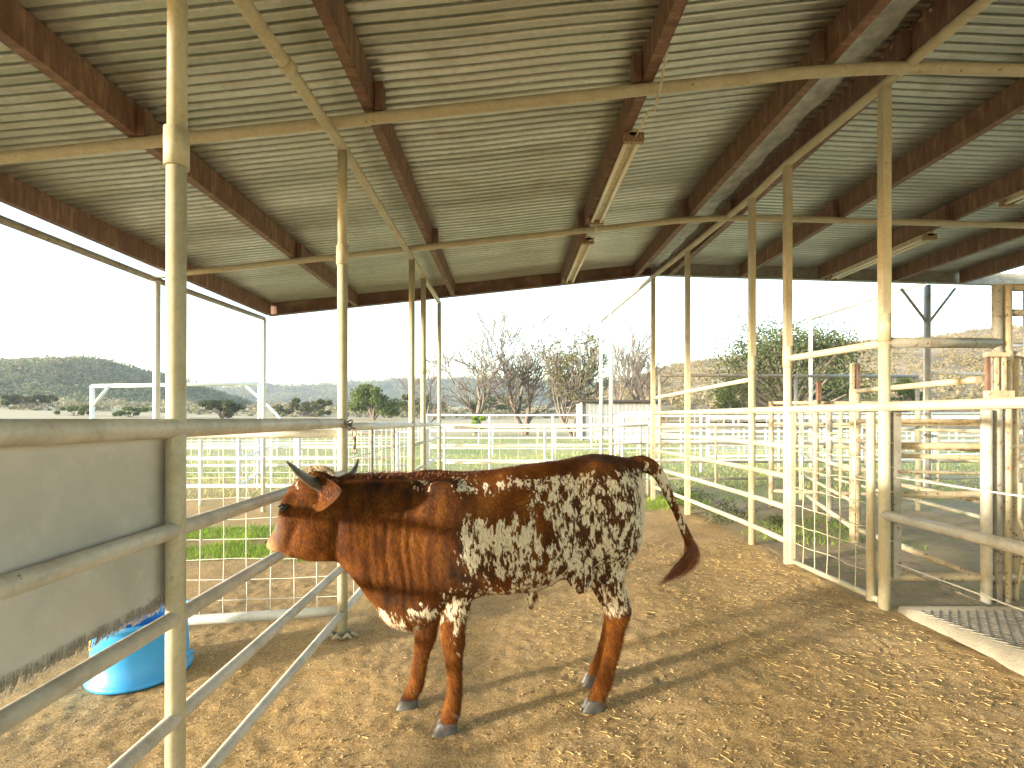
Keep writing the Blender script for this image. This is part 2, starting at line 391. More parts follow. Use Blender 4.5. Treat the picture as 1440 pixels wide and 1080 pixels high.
bare_tree(808, 606, 486, 40, 1.1, 5, 'rounded small tree with sparse olive leaves left of the white shed', 'trees with thin leaves', 2, M['olive'], 42)
bare_tree(862, 600, 470, 60, .8, 8, 'leafless upright tree behind the left end of the white shed', spread_px=34)
bare_tree(905, 600, 462, 62, .75, 21, 'leafless twiggy tree behind the right half of the white shed', fork=2, spread_px=40)
bare_tree(598, 596, 515, 60, 1.1, 31, 'small faint leafless tree seen between the left fence posts', spread_px=34)

def leafy(px, base_y, top_y, halfw, d, seed, name, label, mat, nc=26, nper=260, leaf=.09, group=None, trunk=True):
    rd = random.Random(seed); b = at(px, base_y, d); ztop_ = at(px, top_y, d).z; b.z = float(gz(b.x, b.y)); H = ztop_ - b.z; W = halfw * d / F
    t = thing(name, label, 'tree' if trunk else 'shrub', b, group)
    tr = MB(); cs = []; rs = []
    for k in range(nc):
        a = rd.uniform(0, 6.283); rr = rd.random() ** .5; zz = rd.uniform(.32 if trunk else .2, .9)
        sh = math.sqrt(max(.05, 1 - ((zz - .45) / .55) ** 2)) if zz > .45 else 1
        c = Vector((math.cos(a) * rr * W * sh * .85, math.sin(a) * rr * W * sh * .7, zz * H)); r = rd.uniform(.14, .25) * min(H, W * 1.6)
        cs.append(tuple(b + c)); rs.append((r * 1.15, r, r * .75))
        if trunk or rd.random() < .5:
            mid = Vector((c.x * .35, c.y * .35, c.z * .55)); tr.tube([b + Vector((0, 0, -.1)), b + mid, b + c], [H * .028, H * .018, H * .006], 6, False)
    V, Fq = leaf_cloud(cs, rs, nper, leaf); np_mesh('crown', V, Fq, mat, t); tr.build('trunk', M['bark'], t)
leafy(1112, 600, 450, 112, 48, 2, 'oak_tree', 'large dark live oak rising behind the right pens', M['oak'], 80, 190, .14)
leafy(1040, 590, 530, 40, 55, 4, 'shrub', 'olive green shrub at the left foot of the live oak', M['juniper'], 18, 260, .13, trunk=False)
leafy(1188, 590, 520, 36, 56, 14, 'shrub', 'olive green shrub at the right foot of the live oak', M['juniper'], 18, 260, .13, trunk=False)
leafy(525, 577, 541, 40, 95, 6, 'juniper', 'rounded bright green juniper behind the rail post with the chain', M['juniper'], 26, 240, .26, trunk=False)
leafy(312, 585, 562, 36, 90, 7, 'juniper', 'low dark green juniper right of the thick near post', M['oak'], 20, 220, .24, trunk=False)
leafy(430, 580, 560, 50, 110, 9, 'brush_clump', 'low grey-green brush clump along the field edge left of the chained post', M['olive'], 22, 200, .3, trunk=False)
leafy(45, 600, 555, 46, 110, 10, 'oak_tree', 'grey-green oak at the foot of the left hill', M['oak'], 26, 220, .3)
leafy(105, 596, 570, 30, 90, 12, 'juniper', 'yellow-green juniper just left of the white gate frame', M['juniper'], 16, 200, .22, trunk=False)
leafy(185, 594, 572, 26, 90, 13, 'juniper', 'yellow-green juniper seen inside the white gate frame', M['juniper'], 16, 200, .22, trunk=False)
leafy(1270, 562, 524, 28, 60, 16, 'shrub', 'bright green shrub on the dry slope right of the tall right post', M['juniper'], 16, 240, .15, trunk=False)
leafy(590, 585, 555, 40, 120, 17, 'brush_clump', 'olive brush clump behind the slim posts left of the bare trees', M['olive'], 22, 200, .3, trunk=False)
leafy(700, 588, 556, 60, 130, 18, 'brush_clump', 'wide olive brush behind the wide bare tree', M['olive'], 30, 220, .32, trunk=False)
leafy(672, 600, 580, 12, 40, 19, 'shrub', 'small yellow-green leafy clump at the foot of the wide bare tree', M['grass'], 7, 160, .1, trunk=False)

def field_edge():
    cs = []; rs = []; rd = random.Random(77)
    for k in range(1500):
        px = rd.uniform(-250, 1500); d = rd.uniform(105, 175); x = (px - CX) * d / F; r = rd.uniform(.5, 1.7) * (1.25 if mnoise.noise(Vector((px / 45, 0, 2))) > 0 else .6)
        cs.append((x, d, float(gz(x, d)) + r * .5)); rs.append((r * 1.2, r, r * .8))
    V, Fq = leaf_cloud(cs, rs, 44, .3); tag(np_mesh('woodland', V, Fq, M['brush2']), 'band of grey and olive brush along the far edge of the field', 'brush', kind='stuff')
field_edge()
# ------------------------------------------------------------------ white shed at the back
d = 34; a = at(818, 617, d); b2 = at(930, 617, d)
t = thing('shed', 'low white metal shed with dark roof edge beyond the back gate', 'shed', a)
zb = min(a.z, .1) - .1; zt = at(818, 566, d).z
mb = MB(); n = 60; vs = []; 
for i in range(n * 2 + 1):
    x = a.x + (b2.x - a.x) * i / (n * 2); y = d + (.05 if i % 2 else 0); vs += [(x, y, zb), (x, y, zt)]
mb.add(vs, [(2 * i, 2 * i + 2, 2 * i + 3, 2 * i + 1) for i in range(n * 2)], False); mb.build('wall', M['shedwall'], t)
MB().box(((a.x + b2.x) / 2, d + 1.6, (zb + zt) / 2), (b2.x - a.x - .1, 3.0, zt - zb - .05)).build('wall', M['shedwall'], t)
MB().box(((a.x + b2.x) / 2, d + 1.5, zt + .09), (b2.x - a.x + .5, 4.0, .14)).build('roof', M['darktrim'], t)
MB().box((a.x - .04, d - .06, (zb + zt) / 2), (.12, .12, zt - zb)).build('corner_trim', M['white'], t)

# ------------------------------------------------------------------ open barn roof
def zroof(x):              # underside of the purlins
    return 3.15 + .1063 * (x + 3.85) if x < 2.3 else 3.804 - .028 * (x - 2.3)
Y0, Y1 = -5.0, 8.25
barn = thing('barn_roof', 'open barn roof of corrugated metal on rusty red steel purlins', 'barn roof', (-3.9, 8, 0))
def sheet_mesh(xa, xb, lift):
    per = .078; prof = [(0, 0), (.30, .0), (.38, .008), (.44, .024), (.66, .024), (.72, .008), (.80, 0)]
    yl = []; zl = []
    k = Y0
    while k < Y1:
        for u, h in prof: yl.append(k + u * per); zl.append(h)
        k += per
    xsn = np.linspace(xa, xb, 40); V = []
    for y, h in zip(yl, zl):
        for x in xsn: V.append((x, y, zroof(x) + lift + h + .004 * math.sin(x * 1.7 + y * .9) + .003 * math.sin(x * 5.1)))
    I = np.arange(len(V)).reshape(len(yl), 40)
    return V, np.stack([I[:-1, :-1], I[1:, :-1], I[1:, 1:], I[:-1, 1:]], -1).reshape(-1, 4)
V, Fq = sheet_mesh(-4.0, 2.30, .20); np_mesh('roof_sheet', V, Fq, M['sheet'], barn)
V, Fq = sheet_mesh(2.31, 7.35, .20); np_mesh('roof_sheet', V, Fq, M['sheet'], barn)
def purlin(x, xw=0.065, h=.2, y0=Y0, y1=8.0, x0=None, clips=(3.2, 5.65)):
    x0 = x if x0 is None else x0; m = MB(); z = zroof(x)
    side = 1 if x > 0.5 else -1
    # C section: web, bottom flange, top flange, lip
    def p(xx, y, zz): return (xx + (x0 - x) * (8 - y) / 6, y, zz)
    for (ax, az, w_, h_) in ((0, h / 2, .006, h), (side * xw / 2, .003, xw, .006), (side * xw / 2, h - .003, xw, .006), (side * xw, .012, .005, .024)):
        m.bar(p(x + ax, y0, z + az), p(x + ax, y1, z + az), w_, h_)
    o = m.build('purlin', M['steel'], barn)
    for c in clips:
        k = MB(); k.box((p(x, c, 0)[0] - side * .035, c, z + .085), (.05, .08, .18)); k.build('cleat', M['steel'], o)
for x, x0 in ((-3.82, -3.82), (-2.42, -2.36), (-.86, -.86), (.84, .86)): purlin(x, x0=x0)
purlin(2.02, h=.2); purlin(2.56, .08, .22)
for x in (3.72, 4.98, 6.17): purlin(x)
purlin(7.25, .075, .2)
# eave beam across the far end, following both slopes
for xa, xb in ((-3.86, 2.3), (2.3, 9.4)):
    m = MB(); za, zb_ = zroof(xa), zroof(xb)
    m.bar((xa, 8.06, za + .10), (xb, 8.06, zb_ + .10), .05, .20); m.bar((xa, 8.02, za + .006), (xb, 8.02, zb_ + .006), .06, .012)
    m.build('eave_beam', M['dull'] if xa > 0 else M['steel'], barn)
m = MB()
for i in range(80):       # hammered ridge flashing between the two ridge purlins
    y = Y0 + (8 - Y0) * i / 80; y2 = Y0 + (8 - Y0) * (i + 1) / 80; w_ = .02 * math.sin(i * 1.9)
    m.add([(2.15, y, 3.905), (2.40 + w_, y, 3.925), (2.40 + .02 * math.sin((i + 1) * 1.9), y2, 3.925), (2.15, y2, 3.905)], [(0, 1, 2, 3)], False)
    
m.build('ridge_flashing', M['flash'], barn)
for y, r in ((3.2, .036), (5.6, .034)):
    pts = [(x, y + .0 * x, zroof(x) - r - .004 + (0 if abs(x - 2.3) > .35 else -.01)) for x in np.linspace(-3.95, 7.4, 40)]
    MB().tube(pts, r, 12).build('cross_pipe', M['cream'], barn)
# outer pipe frame under the left roof edge with its two tall posts, sunlight painted in as white
MB().tube([(-3.95, Y0, 3.03), (-3.95, 2, 3.04), (-3.95, 5.6, 3.05), (-3.93, 8.0, 3.10)], .034, 10).build('edge_pipe', M['dull'], barn)
MB().tube([(-3.93, 5.55, 0), (-3.92, 5.55, 3.03)], .036, 12).build('post', M['white'], barn)
MB().tube([(-3.93, 7.98, -.02), (-3.92, 7.98, 3.08)], .034, 12).build('post', M['white'], barn)
# Y braced post carrying the beam on the right
x = (1305 - CX) * 8.3 / F
MB().tube([(x, 8.3, .1), (x, 8.3, 3.72)], .04, 12).build('post', M['dull'], barn)
for s in (-1, 1): MB().tube([(x + s * .02, 8.3, 3.1), (x + s * .45, 8.3, 3.66)], .022, 8).build('brace', M['dull'], barn)

# roof lamps: twin tube fluorescent battens
def lamp(x, y0, y1, zoff, label):
    xc = x; z = zroof(x) - .02 + zoff
    t = thing('fluorescent_lamp', label, 'lamp', (xc, (y0 + y1) / 2, z), 'unlit fluorescent battens under the purlins')
    MB().bar((xc, y0, z), (xc, y1, z), .07, .05).build('housing', M['lamp'], t)
    for s in (-1, 1): MB().tube([(xc + s * .045, y0 + .04, z - .045), (xc + s * .045, y1 - .04, z - .045)], .0165, 10).build('tube', M['tube'], t)
    for yy in (y0 + .02, y1 - .02): MB().box((xc, yy, z - .035), (.15, .04, .07)).build('socket', M['socket'], t)
lamp(.94, 3.72, 5.35, 0, 'nearest unlit twin tube lamp under the middle red purlin')
lamp(.94, 5.9, 7.7, 0, 'second unlit twin tube lamp, smaller, near the far end of the middle purlin')
lamp(5.05, 5.95, 7.75, 0, 'unlit twin tube lamp under the second purlin right of the ridge')
lamp(5.05, 3.4, 5.05, 0, 'unlit twin tube lamp cut by the right edge of the photo')
t = MB().tube([(.93, 2.9, 3.66), (.95, 3.1, 3.58), (.95, 3.24, 3.50), (.96, 3.4, 3.60), (.95, 3.72, 3.60)], .008, 6).build('electric_cable', M['lamp'])
tag(t, 'thin looped cable hanging over the near cross pipe to the nearest lamp', 'cable')
t = MB().tube([(.95, 5.35, 3.6), (.96, 5.5, 3.53), (.97, 5.62, 3.52), (.95, 5.9, 3.6)], .008, 6).build('electric_cable', M['lamp'])
tag(t, 'short cable joining the two lamps on the middle purlin', 'cable')

# ------------------------------------------------------------------ left pipe fence
LX = -1.14
def wire_panel(p0, p1, z0, z1, sx, sz, r, mat, parent, name='wire_mesh', wob=.004):
    p0 = Vector(p0); p1 = Vector(p1); L = (p1 - p0).length; m = MB(); nx = max(1, round(L / sx)); nz = max(1, round((z1 - z0) / sz)); rd = random.Random(int(L * 1000))
    nrm = (p1 - p0).normalized().cross(Vector((0, 0, 1)))
    for i in range(1, nx):
        p = p0.lerp(p1, i / nx); pts = [p + Vector((0, 0, z0 + (z1 - z0) * k / 6)) + nrm * rd.gauss(0, wob) + (p1 - p0).normalized() * rd.gauss(0, wob) for k in range(7)]
        m.tube(pts, r, 5, False)
    for j in range(1, nz):
        z = z0 + (z1 - z0) * j / nz
        m.tube([p0.lerp(p1, k / 8) + Vector((0, 0, z + rd.gauss(0, wob))) + nrm * rd.gauss(0, wob) for k in range(9)], r, 5, False)
    return m.build(name, mat, parent)

def sag(a, b, s=.004, n=6):
    a = Vector(a); b = Vector(b); return [a.lerp(b, k / n) + Vector((0, 0, -s * math.sin(math.pi * k / n))) for k in range(n + 1)]

lf = thing('pipe_fence', 'near cream pipe fence with five rails along the left, beside the animal', 'fence', (LX, 1.71, 0))
m = MB().tube([(LX - .005, 1.71, -.1), (LX, 1.71, 2.47)], .0305, 24); o = m.build('post', M['cream'], lf)
MB().tube([(LX, 1.71, 2.36), (LX, 1.71, 2.49)], .0385, 24).build('collar', M['cream'], o)
MB().tube([(LX + .002, 1.71, 2.49), (LX + .004, 1.71, 3.24)], .0300, 24).build('upper_pipe', M['cream'], o)
m = MB().tube([(LX, 3.42, -.05), (LX, 3.42, 2.62)], .034, 20); o = m.build('post', M['cream'], lf)
MB().tube([(LX, 3.42, 2.55), (LX, 3.42, 2.68)], .041, 20).build('collar', M['cream'], o)
MB().tube([(LX, 3.42, 2.68), (LX, 3.42, 3.34)], .032, 20).build('upper_pipe', M['cream'], o)
for z, r in ((1.47, .033), (1.12, .0275), (.82, .0265), (.475, .025), (.165, .0245)):
    ya = -1.2
    MB().tube(sag((LX + (.002 if z > 1.3 else 0), ya, z), (LX, 3.42, z - (.004 if z > 1.3 else 0)), .002, 10), r, 20).build('rail', M['greyed'], lf)
o = MB().tube([(LX + .02, -5, 3.20), (LX + .01, 2.1, 3.27), (LX, 3.42, 3.36), (LX, 5.87, 3.39), (LX, 8.25, 3.41)], .034, 14).build('top_pipe', M['cream'], lf)
MB().tube([(LX + .01, 2.50, 3.297), (LX + .01, 2.58, 3.303)], .040, 14).build('collar', M['cream'], o)
# belting panel behind the rails
def belt():
    m = MB(); rd = random.Random(5); n = 90; x = LX - .045; ya, yb = -.9, 1.755; top = 1.455
    vs = []
    for i in range(n + 1):
        y = ya + (yb - ya) * i / n; bz = .862 + rd.gauss(0, .004)
        w_ = .006 * math.sin(y * 3.1)
        vs += [(x + w_, y, bz), (x + w_ * .3, y, top), (x - .012 + w_, y, bz), (x - .012 + w_ * .3, y, top)]
    fs = []
    for i in range(n):
        a = i * 4; fs += [(a, a + 1, a + 5, a + 4), (a + 2, a + 6, a + 7, a + 3), (a, a + 4, a + 6, a + 2)]
    fs += [(n * 4, n * 4 + 1, n * 4 + 3, n * 4 + 2)]
    m.add(vs, fs, False); o = m.build('belting_panel', M['belt'], lf); o['label'] = 'flat grey rubber belting sheet with a frayed lower edge'
    f = MB()
    for i in range(850):
        y = rd.uniform(.3, yb - .01); z = .864; L = rd.uniform(.008, .028) * (1.0 if rd.random() < .6 else .4); sl_ = rd.gauss(-.25, .25) * L
        f.tube([(x + .004, y - sl_ * rd.uniform(.3, 1), z + rd.uniform(0, .035)), (x + .002, y + sl_ * .4, z - L * .5), (x - .002 + rd.gauss(0, .004), y + sl_, z - L)], [.0007, .0012, .0005], 4, False)
    f.build('frayed_threads', M['fray'], o)
    MB().bar((x + .012, yb - .016, .86), (x + .012, yb - .016, 1.44), .004, .03, (0, 1, 0)).build('edge_strip', M['dull'], o)
belt()

# chain and latch on the second post
ch = thing('chain', 'rusty chain and hanging snap wrapped on the second left post', 'chain', (LX, 3.42, 1.45))
m = MB()
def ring(m, c, ax1, ax2, r1, r2, wr=.005, n=12):
    m.tube([Vector(c) + Vector(ax1) * r1 * math.cos(2 * math.pi * k / n) + Vector(ax2) * r2 * math.sin(2 * math.pi * k / n) for k in range(n + 1)], wr, 6, False)
for k in range(7):
    a = k / 6 * 3.3 - .9; c = (LX + .05 * math.cos(a) + .015 * k * .5, 3.42 - .05 * math.sin(a + .6), 1.455 + .015 * math.sin(k * 1.7))
    ring(m, c, (math.cos(k), math.sin(k), .3), (0, .3, 1) if k % 2 else (.4, 1, 0), .022, .014)
m.build('chain_links', M['chain'], ch)
m = MB(); ring(m, (LX + .085, 3.40, 1.40), (0, 0, 1), (1, 0, 0), .035, .012); m.tube([(LX + .09, 3.40, 1.37), (LX + .088, 3.4, 1.29)], .010, 8); ring(m, (LX + .088, 3.40, 1.275), (0, 0, 1), (1, 0, 0), .018, .014)
m.build('snap_hook', M['chain'], ch)

# mesh panel at right angles behind the left fence
mp = thing('mesh_fence', 'white wire mesh panel with pipe bottom running left from the second left post', 'fence', (-1.2, 3.45, 0))
MB().tube(sag((-3.9, 3.15, .10), (LX - .03, 3.45, .165), .0), .033, 12).build('rail', M['white'], mp)
MB().tube(sag((-3.9, 3.15, 1.39), (LX - .03, 3.45, 1.39), .0), .028, 12).build('rail', M['white'], mp)
wire_panel((-3.9, 3.15, 0), (LX - .03, 3.45, 0), .13, 1.37, .153, .142, .0030, M['white'], mp)
MB().tube([(-3.9, 3.15, -.05), (-3.9, 3.15, 1.45)], .03, 10).build('post', M['white'], mp)

# continuation of the left line: mesh gate to the far corner
lg = thing('mesh_gate', 'wire mesh gate continuing the left fence behind the animal', 'gate', (LX, 5.8, 0))
MB().tube(sag((LX, 3.44, 1.44), (LX, 8.2, 1.40), .0), .031, 14).build('rail', M['white'], lg)
MB().tube(sag((LX, 3.44, .165), (LX, 6.2, .165), .0), .027, 12).build('rail', M['white'], lg)
wire_panel((LX, 3.47, 0), (LX, 5.85, 0), .18, 1.42, .2, .2, .0035, M['white'], lg)
for y, r in ((4.15, .012), (4.95, .012)): MB().tube([(LX, y, .16), (LX, y, 1.42)], r, 8).build('stay', M['dull'], lg)
for z in (1.18, .86, .5): MB().tube([(LX, 5.87, z), (LX, 8.2, z)], .024, 10).build('rail', M['white'], lg)
for i, (y, mt) in enumerate(((5.87, 'cream'), (6.67, 'cream'), (8.2, 'cream'))):
    o = MB().tube([(LX, y, -.05), (LX, y, 3.38)], .036 if i < 2 else .033, 16).build('post', M[mt], lg)
    if i == 1: MB().tube([(LX, y, 2.1), (LX, y, 2.3)], .043, 16).build('collar', M['cream'], o)
MB().box((LX + .0, 6.95, .95), (.02, .34, .80)).build('sheet_panel', M['white'], lg)

# blue tub behind the left fence
tx, ty = -2.175, 2.95; t = thing('feed_tub', 'round blue plastic feed tub on the dirt behind the left fence', 'tub', (tx, ty, 0))
MB().lathe((tx, ty, 0), [(0.0, 0.012), (0.245, 0.012), (0.256, 0), (0.262, 0.012), (0.256, 0.03), (0.243, 0.038), (0.237, 0.16), (0.232, 0.3), (0.236, 0.312), (0.25, 0.322), (0.254, 0.345), (0.247, 0.353), (0.23, 0.345), (0.224, 0.22), (0.226, 0.05), (0, 0.04)], 56).build('bucket', M['blue'], t)
m = MB(); m.tube([(tx + .235, ty - .09, .09), (tx + .29, ty - .075, .12), (tx + .30, ty - .01, .12), (tx + .24, ty + .03, .09)], .016, 8); m.build('handle', M['blue'], t)
m = MB(); n = 8
vs = [];
for k in range(n + 1):
    a = math.radians(-128 - 22 * k / n); vs += [(tx + .2385 * math.cos(a), ty + .2385 * math.sin(a), .20), (tx + .2360 * math.cos(a), ty + .2360 * math.sin(a), .29)]
m.add(vs, [(2 * k, 2 * k + 1, 2 * k + 3, 2 * k + 2) for k in range(n)]); m.build('sticker', M['sticker'], t)

# ------------------------------------------------------------------ back gate and fences behind
bg_ = thing('pipe_gate', 'white pipe gate closing the far end of the aisle', 'gate', (.6, 8.35, 0))
xa, xb = at(625, 0, 8.35).x, at(911, 0, 8.35).x
for z in (1.36, 1.06, .76, .46, .2): MB().tube(sag((xa, 8.35, z - .01), (xb, 8.35, z + .02), .01), .024 if z > 1.3 else .015, 10).build('rail', M['white'], bg_)
for x in (xa, (xa + xb) / 2 - .02, xb): MB().tube([(x, 8.35, .15), (x, 8.35, 1.37)], .022, 10).build('stile', M['white'], bg_)
wire_panel((xa, 8.37, 0), (xb, 8.37, 0), .2, 1.34, .3, .3, .0022, M['white'], bg_)

def rail_fence(label, p0, p1, zs, r, mat, posts, name='pipe_fence', post_top=None, post_r=.035, pm=None, zb=0, wire=None, group=None):
    t = thing(name, label, 'fence', (p0[0], p0[1], zb), group); p0 = Vector((*p0, 0)); p1 = Vector((*p1, 0))
    for z in zs: MB().tube(sag(p0 + Vector((0, 0, z)), p1 + Vector((0, 0, z)), .01), r, 8).build('rail', M[mat], t)
    for k in range(posts):
        p = p0.lerp(p1, k / max(posts - 1, 1)); top = post_top or max(zs) + .02
        MB().tube([p + Vector((0, 0, zb - .2)), p + Vector((0, 0, top))], post_r, 8).build('post', M[pm or mat], t)
    if wire: wire_panel(p0, p1, min(zs), max(zs), wire[0], wire[1], wire[2], M[mat], t)
    return t
rail_fence('long white fence with top pipe just behind the back gate', (at(600, 0, 12.4).x, 12.4), (at(866, 0, 12.4).x, 12.4), (1.58, 1.2, .82, .45), .024, 'white', 4, post_r=.028)
rail_fence('white pipe fence in front of the far shed', (-3, 19), (9, 19), (1.2, .75, .35), .022, 'white', 6, post_r=.03)
rail_fence('distant white fence along the pasture', (-22, 27), (22, 30), (1.15, .75, .4), .026, 'white', 14, post_r=.035)
rail_fence('white mesh pen fence left of the chained post', (-8.6, 8.5), (-1.9, 8.5), (1.25, .82, .35), .035, 'white', 5, wire=(.3, .2, .006))
rail_fence('second white mesh pen fence farther behind the left mesh panel', (-14, 12.5), (-2.5, 12.8), (1.35, .75, .3), .035, 'white', 7, wire=(.4, .22, .008))
rail_fence('white pen fence farthest left in the pasture', (-22, 19), (-4, 20), (1.3, .9, .5), .04, 'white', 8)
rail_fence('white fence running away between the two left pens', (-4.6, 8.5), (-6.0, 12.6), (1.25, .8, .35), .03, 'white', 3, wire=(.3, .2, .006))

# white gate frame in the left pasture
d = 15; a = at(130, 0, d).x; b_ = at(351, 0, d).x; zt = at(0, 543, d).z
t = thing('gate_frame', 'tall white pipe gateway with corner braces in the left pasture', 'gateway', (a, d, 0))
MB().tube([(a, d, zt), (b_, d + .6, zt + .12)], .06, 10).build('beam', M['white'], t)
MB().tube([(a, d, -.1), (a, d, zt + .03)], .06, 10).build('post', M['white'], t); MB().tube([(b_, d + .6, -.1), (b_, d + .6, zt + .14)], .06, 10).build('post', M['white'], t)
MB().tube([(a, d, zt - .62), (a + .5, d, zt)], .045, 8).build('brace', M['white'], t)
MB().tube([(b_ - .45, d + .6, zt + .08), (b_ + .5, d + .6, zt - .8), (b_ + 1.15, d + .6, zt - 1.6)], .045, 8).build('brace', M['white'], t)
MB().tube([(b_ + 1.15, d + .6, -.1), (b_ + 1.15, d + .6, zt - 1.55)], .05, 8).build('post', M['white'], t)

# ------------------------------------------------------------------ right pipe fence
RP = [(2.56, 3.39), (2.49, 4.44), (2.50, 5.11), (2.41, 6.70), (2.31, 7.95)]
rf = thing('pipe_fence', 'tall cream pipe fence along the right side with posts reaching the roof', 'fence', (2.5, 5, .2))
ztop = [at(0, 123, 3.39).z, at(0, 233, 4.44).z, at(0, 280, 5.11).z, at(0, 353, 6.70).z, at(0, 391, 7.95).z]
for i, (x, y) in enumerate(RP):
    zc = (2.02, 1.95, 1.95, 0, 0)[i]
    if zc:
        o = MB().tube([(x, y, .1), (x, y, zc + .12)], .034, 18).build('post', M['cream'], rf)
        MB().tube([(x, y, zc), (x, y, zc + .19)], .040, 18).build('collar', M['cream'], o)
        MB().bar((x, y, zc + .15), (x, y, ztop[i]), .056, .056, (0, 1, 0)).build('upper_post', M['cream'], o)
    else: MB().bar((x, y, .1), (x, y, ztop[i]), .058, .058, (0, 1, 0)).build('post', M['cream'], rf)
tp = [(2.72, -5, ztop[0] - .0), (2.66, 1.0, ztop[0] + .01)] + [(x, y, z + .02) for (x, y), z in zip(RP, ztop)] + [(2.31, 12.4, 3.92)]
for p, q_ in zip(tp[:-1], tp[1:]): pass
MB().tube(tp, .034, 14).build('top_pipe', M['cream'], rf)
def rp(y): 
    P2 = [(2.66, -3)] + RP; return float(np.interp(y, [p[1] for p in P2], [p[0] for p in P2]))
def frail(z0, z1, ya, yb, r, mat='cream', off=0):
    MB().tube([(rp(y) + off, y, z0 + (z1 - z0) * k / 8) for k, y in enumerate(np.linspace(ya, yb, 9))], r, 14).build('rail', M[mat], rf)
frail(1.575, 1.58, -2, 7.95, .031, off=-.0)
for z in (1.25, .98, .70, .40): frail(z, z + .01, 4.44, 7.95, .026)
frail(2.01, 2.03, 3.39, 4.44, .028); frail(1.90, 1.82, 5.11, 7.95, .024)
frail(.85, .845, -2, 3.39, .034, 'greyed')
for y in (11.2, 12.4): MB().tube([(2.31, y, 0), (2.31, y, 3.92)], .045, 12).build('post', M['white'], rf)  # white colour stands in for the sun on these posts
for z, z2 in ((1.13, 1.10), (.55, .52)):  # cables
    MB().tube([(rp(y) + .05, y, z + (z2 - z) * k / 8 - .01 * math.sin(k * .4)) for k, y in enumerate(np.linspace(-1, 3.35, 9))], .005, 6).build('cable', M['white'], rf)

# mesh walk gate set into the right fence
rg = thing('mesh_gate', 'wire mesh gate in the right fence beside the tall post', 'gate', (2.53, 3.9, .22))
g0 = Vector((2.495, 4.38, 0)); g1 = Vector((2.548, 3.50, 0))
MB().tube([g0 + Vector((0, 0, .245)), g1 + Vector((0.01, 0, .245)), Vector((2.552, 3.42, .245))], .021, 12).build('bottom_pipe', M['cream'], rg)
MB().bar(g0 + Vector((0, 0, .22)), g0 + Vector((0, 0, 1.54)), .04, .04, (0, 1, 0)).build('stile', M['cream'], rg)
MB().tube([g1 + Vector((0, 0, .22)), g1 + Vector((0, 0, 1.54))], .028, 12).build('stile', M['cream'], rg)
MB().bar((2.64, 3.40, .42), (2.64, 3.40, 1.54), .05, .05, (0, 1, 0)).build('latch_post', M['dull'], rg)
wire_panel(g0, g1, .25, 1.54, .14, .16, .0042, M['cream'], rg)
wire_panel(Vector((2.58, 3.38, 0)), Vector((2.66, 3.38, 0)), .5, 1.5, .08, .16, .004, M['cream'], rg, 'tie_wires', .001)

# header and chute gate at the right edge
cg = thing('chute_gate', 'cluster of upright pipes and header of the cattle chute at the right edge', 'gate', (3.45, 3.5, .2))
MB().tube([(2.56, 3.39, 2.015), (3.46, 3.52, 2.03)], .036, 16).build('header', M['dull'], cg)
for x, ya, top, r, mt in ((3.36, 3.5, 1.56, .033, 'greyed'), (3.455, 3.52, 2.44, .030, 'dull'), (3.53, 3.53, 2.44, .031, 'tan'), (3.615, 3.56, 1.96, .028, 'tan'), (3.72, 3.56, 2.44, .03, 'greyed')):
    o = MB().tube([(x, ya, .12), (x, ya, top)], r, 14).build('upright', M[mt], cg)
    if top > 2.2: MB().tube([(x, ya, 1.88), (x, ya, 1.98)], r * 1.2, 14).build('collar', M[mt], o)
for z in (1.95, 2.25, 2.43): MB().tube([(3.53, 3.54, z), (4.6, 3.6, z)], .026, 10).build('bar', M['dull'], cg)
MB().tube([(3.58, 3.5, .32), (3.60, 3.46, .62), (3.55, 3.46, .80), (3.56, 3.46, 1.05)], .012, 8).build('latch_rod', M['tan'], cg)
for i, x in enumerate((3.33, 3.39, 3.44)):
    MB().bar((x, 3.46, 1.60), (x, 3.46, 1.94), .022, .022, (0, 1, 0)).build('hinge_bar', M['steel'] if i == 0 else M['tan'], cg)
MB().box((3.385, 3.45, 1.94), (.16, .03, .03)).build('bracket', M['tan'], cg); MB().box((3.40, 3.45, 1.66), (.18, .04, .06)).build('bracket', M['tan'], cg)
for z, z2, r in ((1.31, 1.29, .022), (1.24, 1.19, .016), (.97, .95, .022), (.40, .34, .028)):
    MB().tube([(2.60, 3.46, z), (4.4, 3.62, z2)], r, 10).build('bar', M['tan'] if r < .03 else M['greyed'], cg)
cb = MB(); pa, pb = Vector((2.62, 3.38, .50)), Vector((3.28, 3.34, .22)); cb.tube([pa, pa.lerp(pb, .45)], .006, 6); cb.tube([pa.lerp(pb, .6), pb], .006, 6)
for s in (-1, 1): cb.tube([pa.lerp(pb, .45) + Vector((0, 0, s * .012)), pa.lerp(pb, .6) + Vector((0, 0, s * .012))], .005, 6)
ring(cb, pa.lerp(pb, .43), (1, 0, -.4), (0, 0, 1), .02, .014); ring(cb, pa.lerp(pb, .62), (1, 0, -.4), (0, 0, 1), .02, .014)
tag(cb.build('turnbuckle_cable', M['chain']), 'tight cable with turnbuckle slanting from the tall right post to the slab', 'cable')

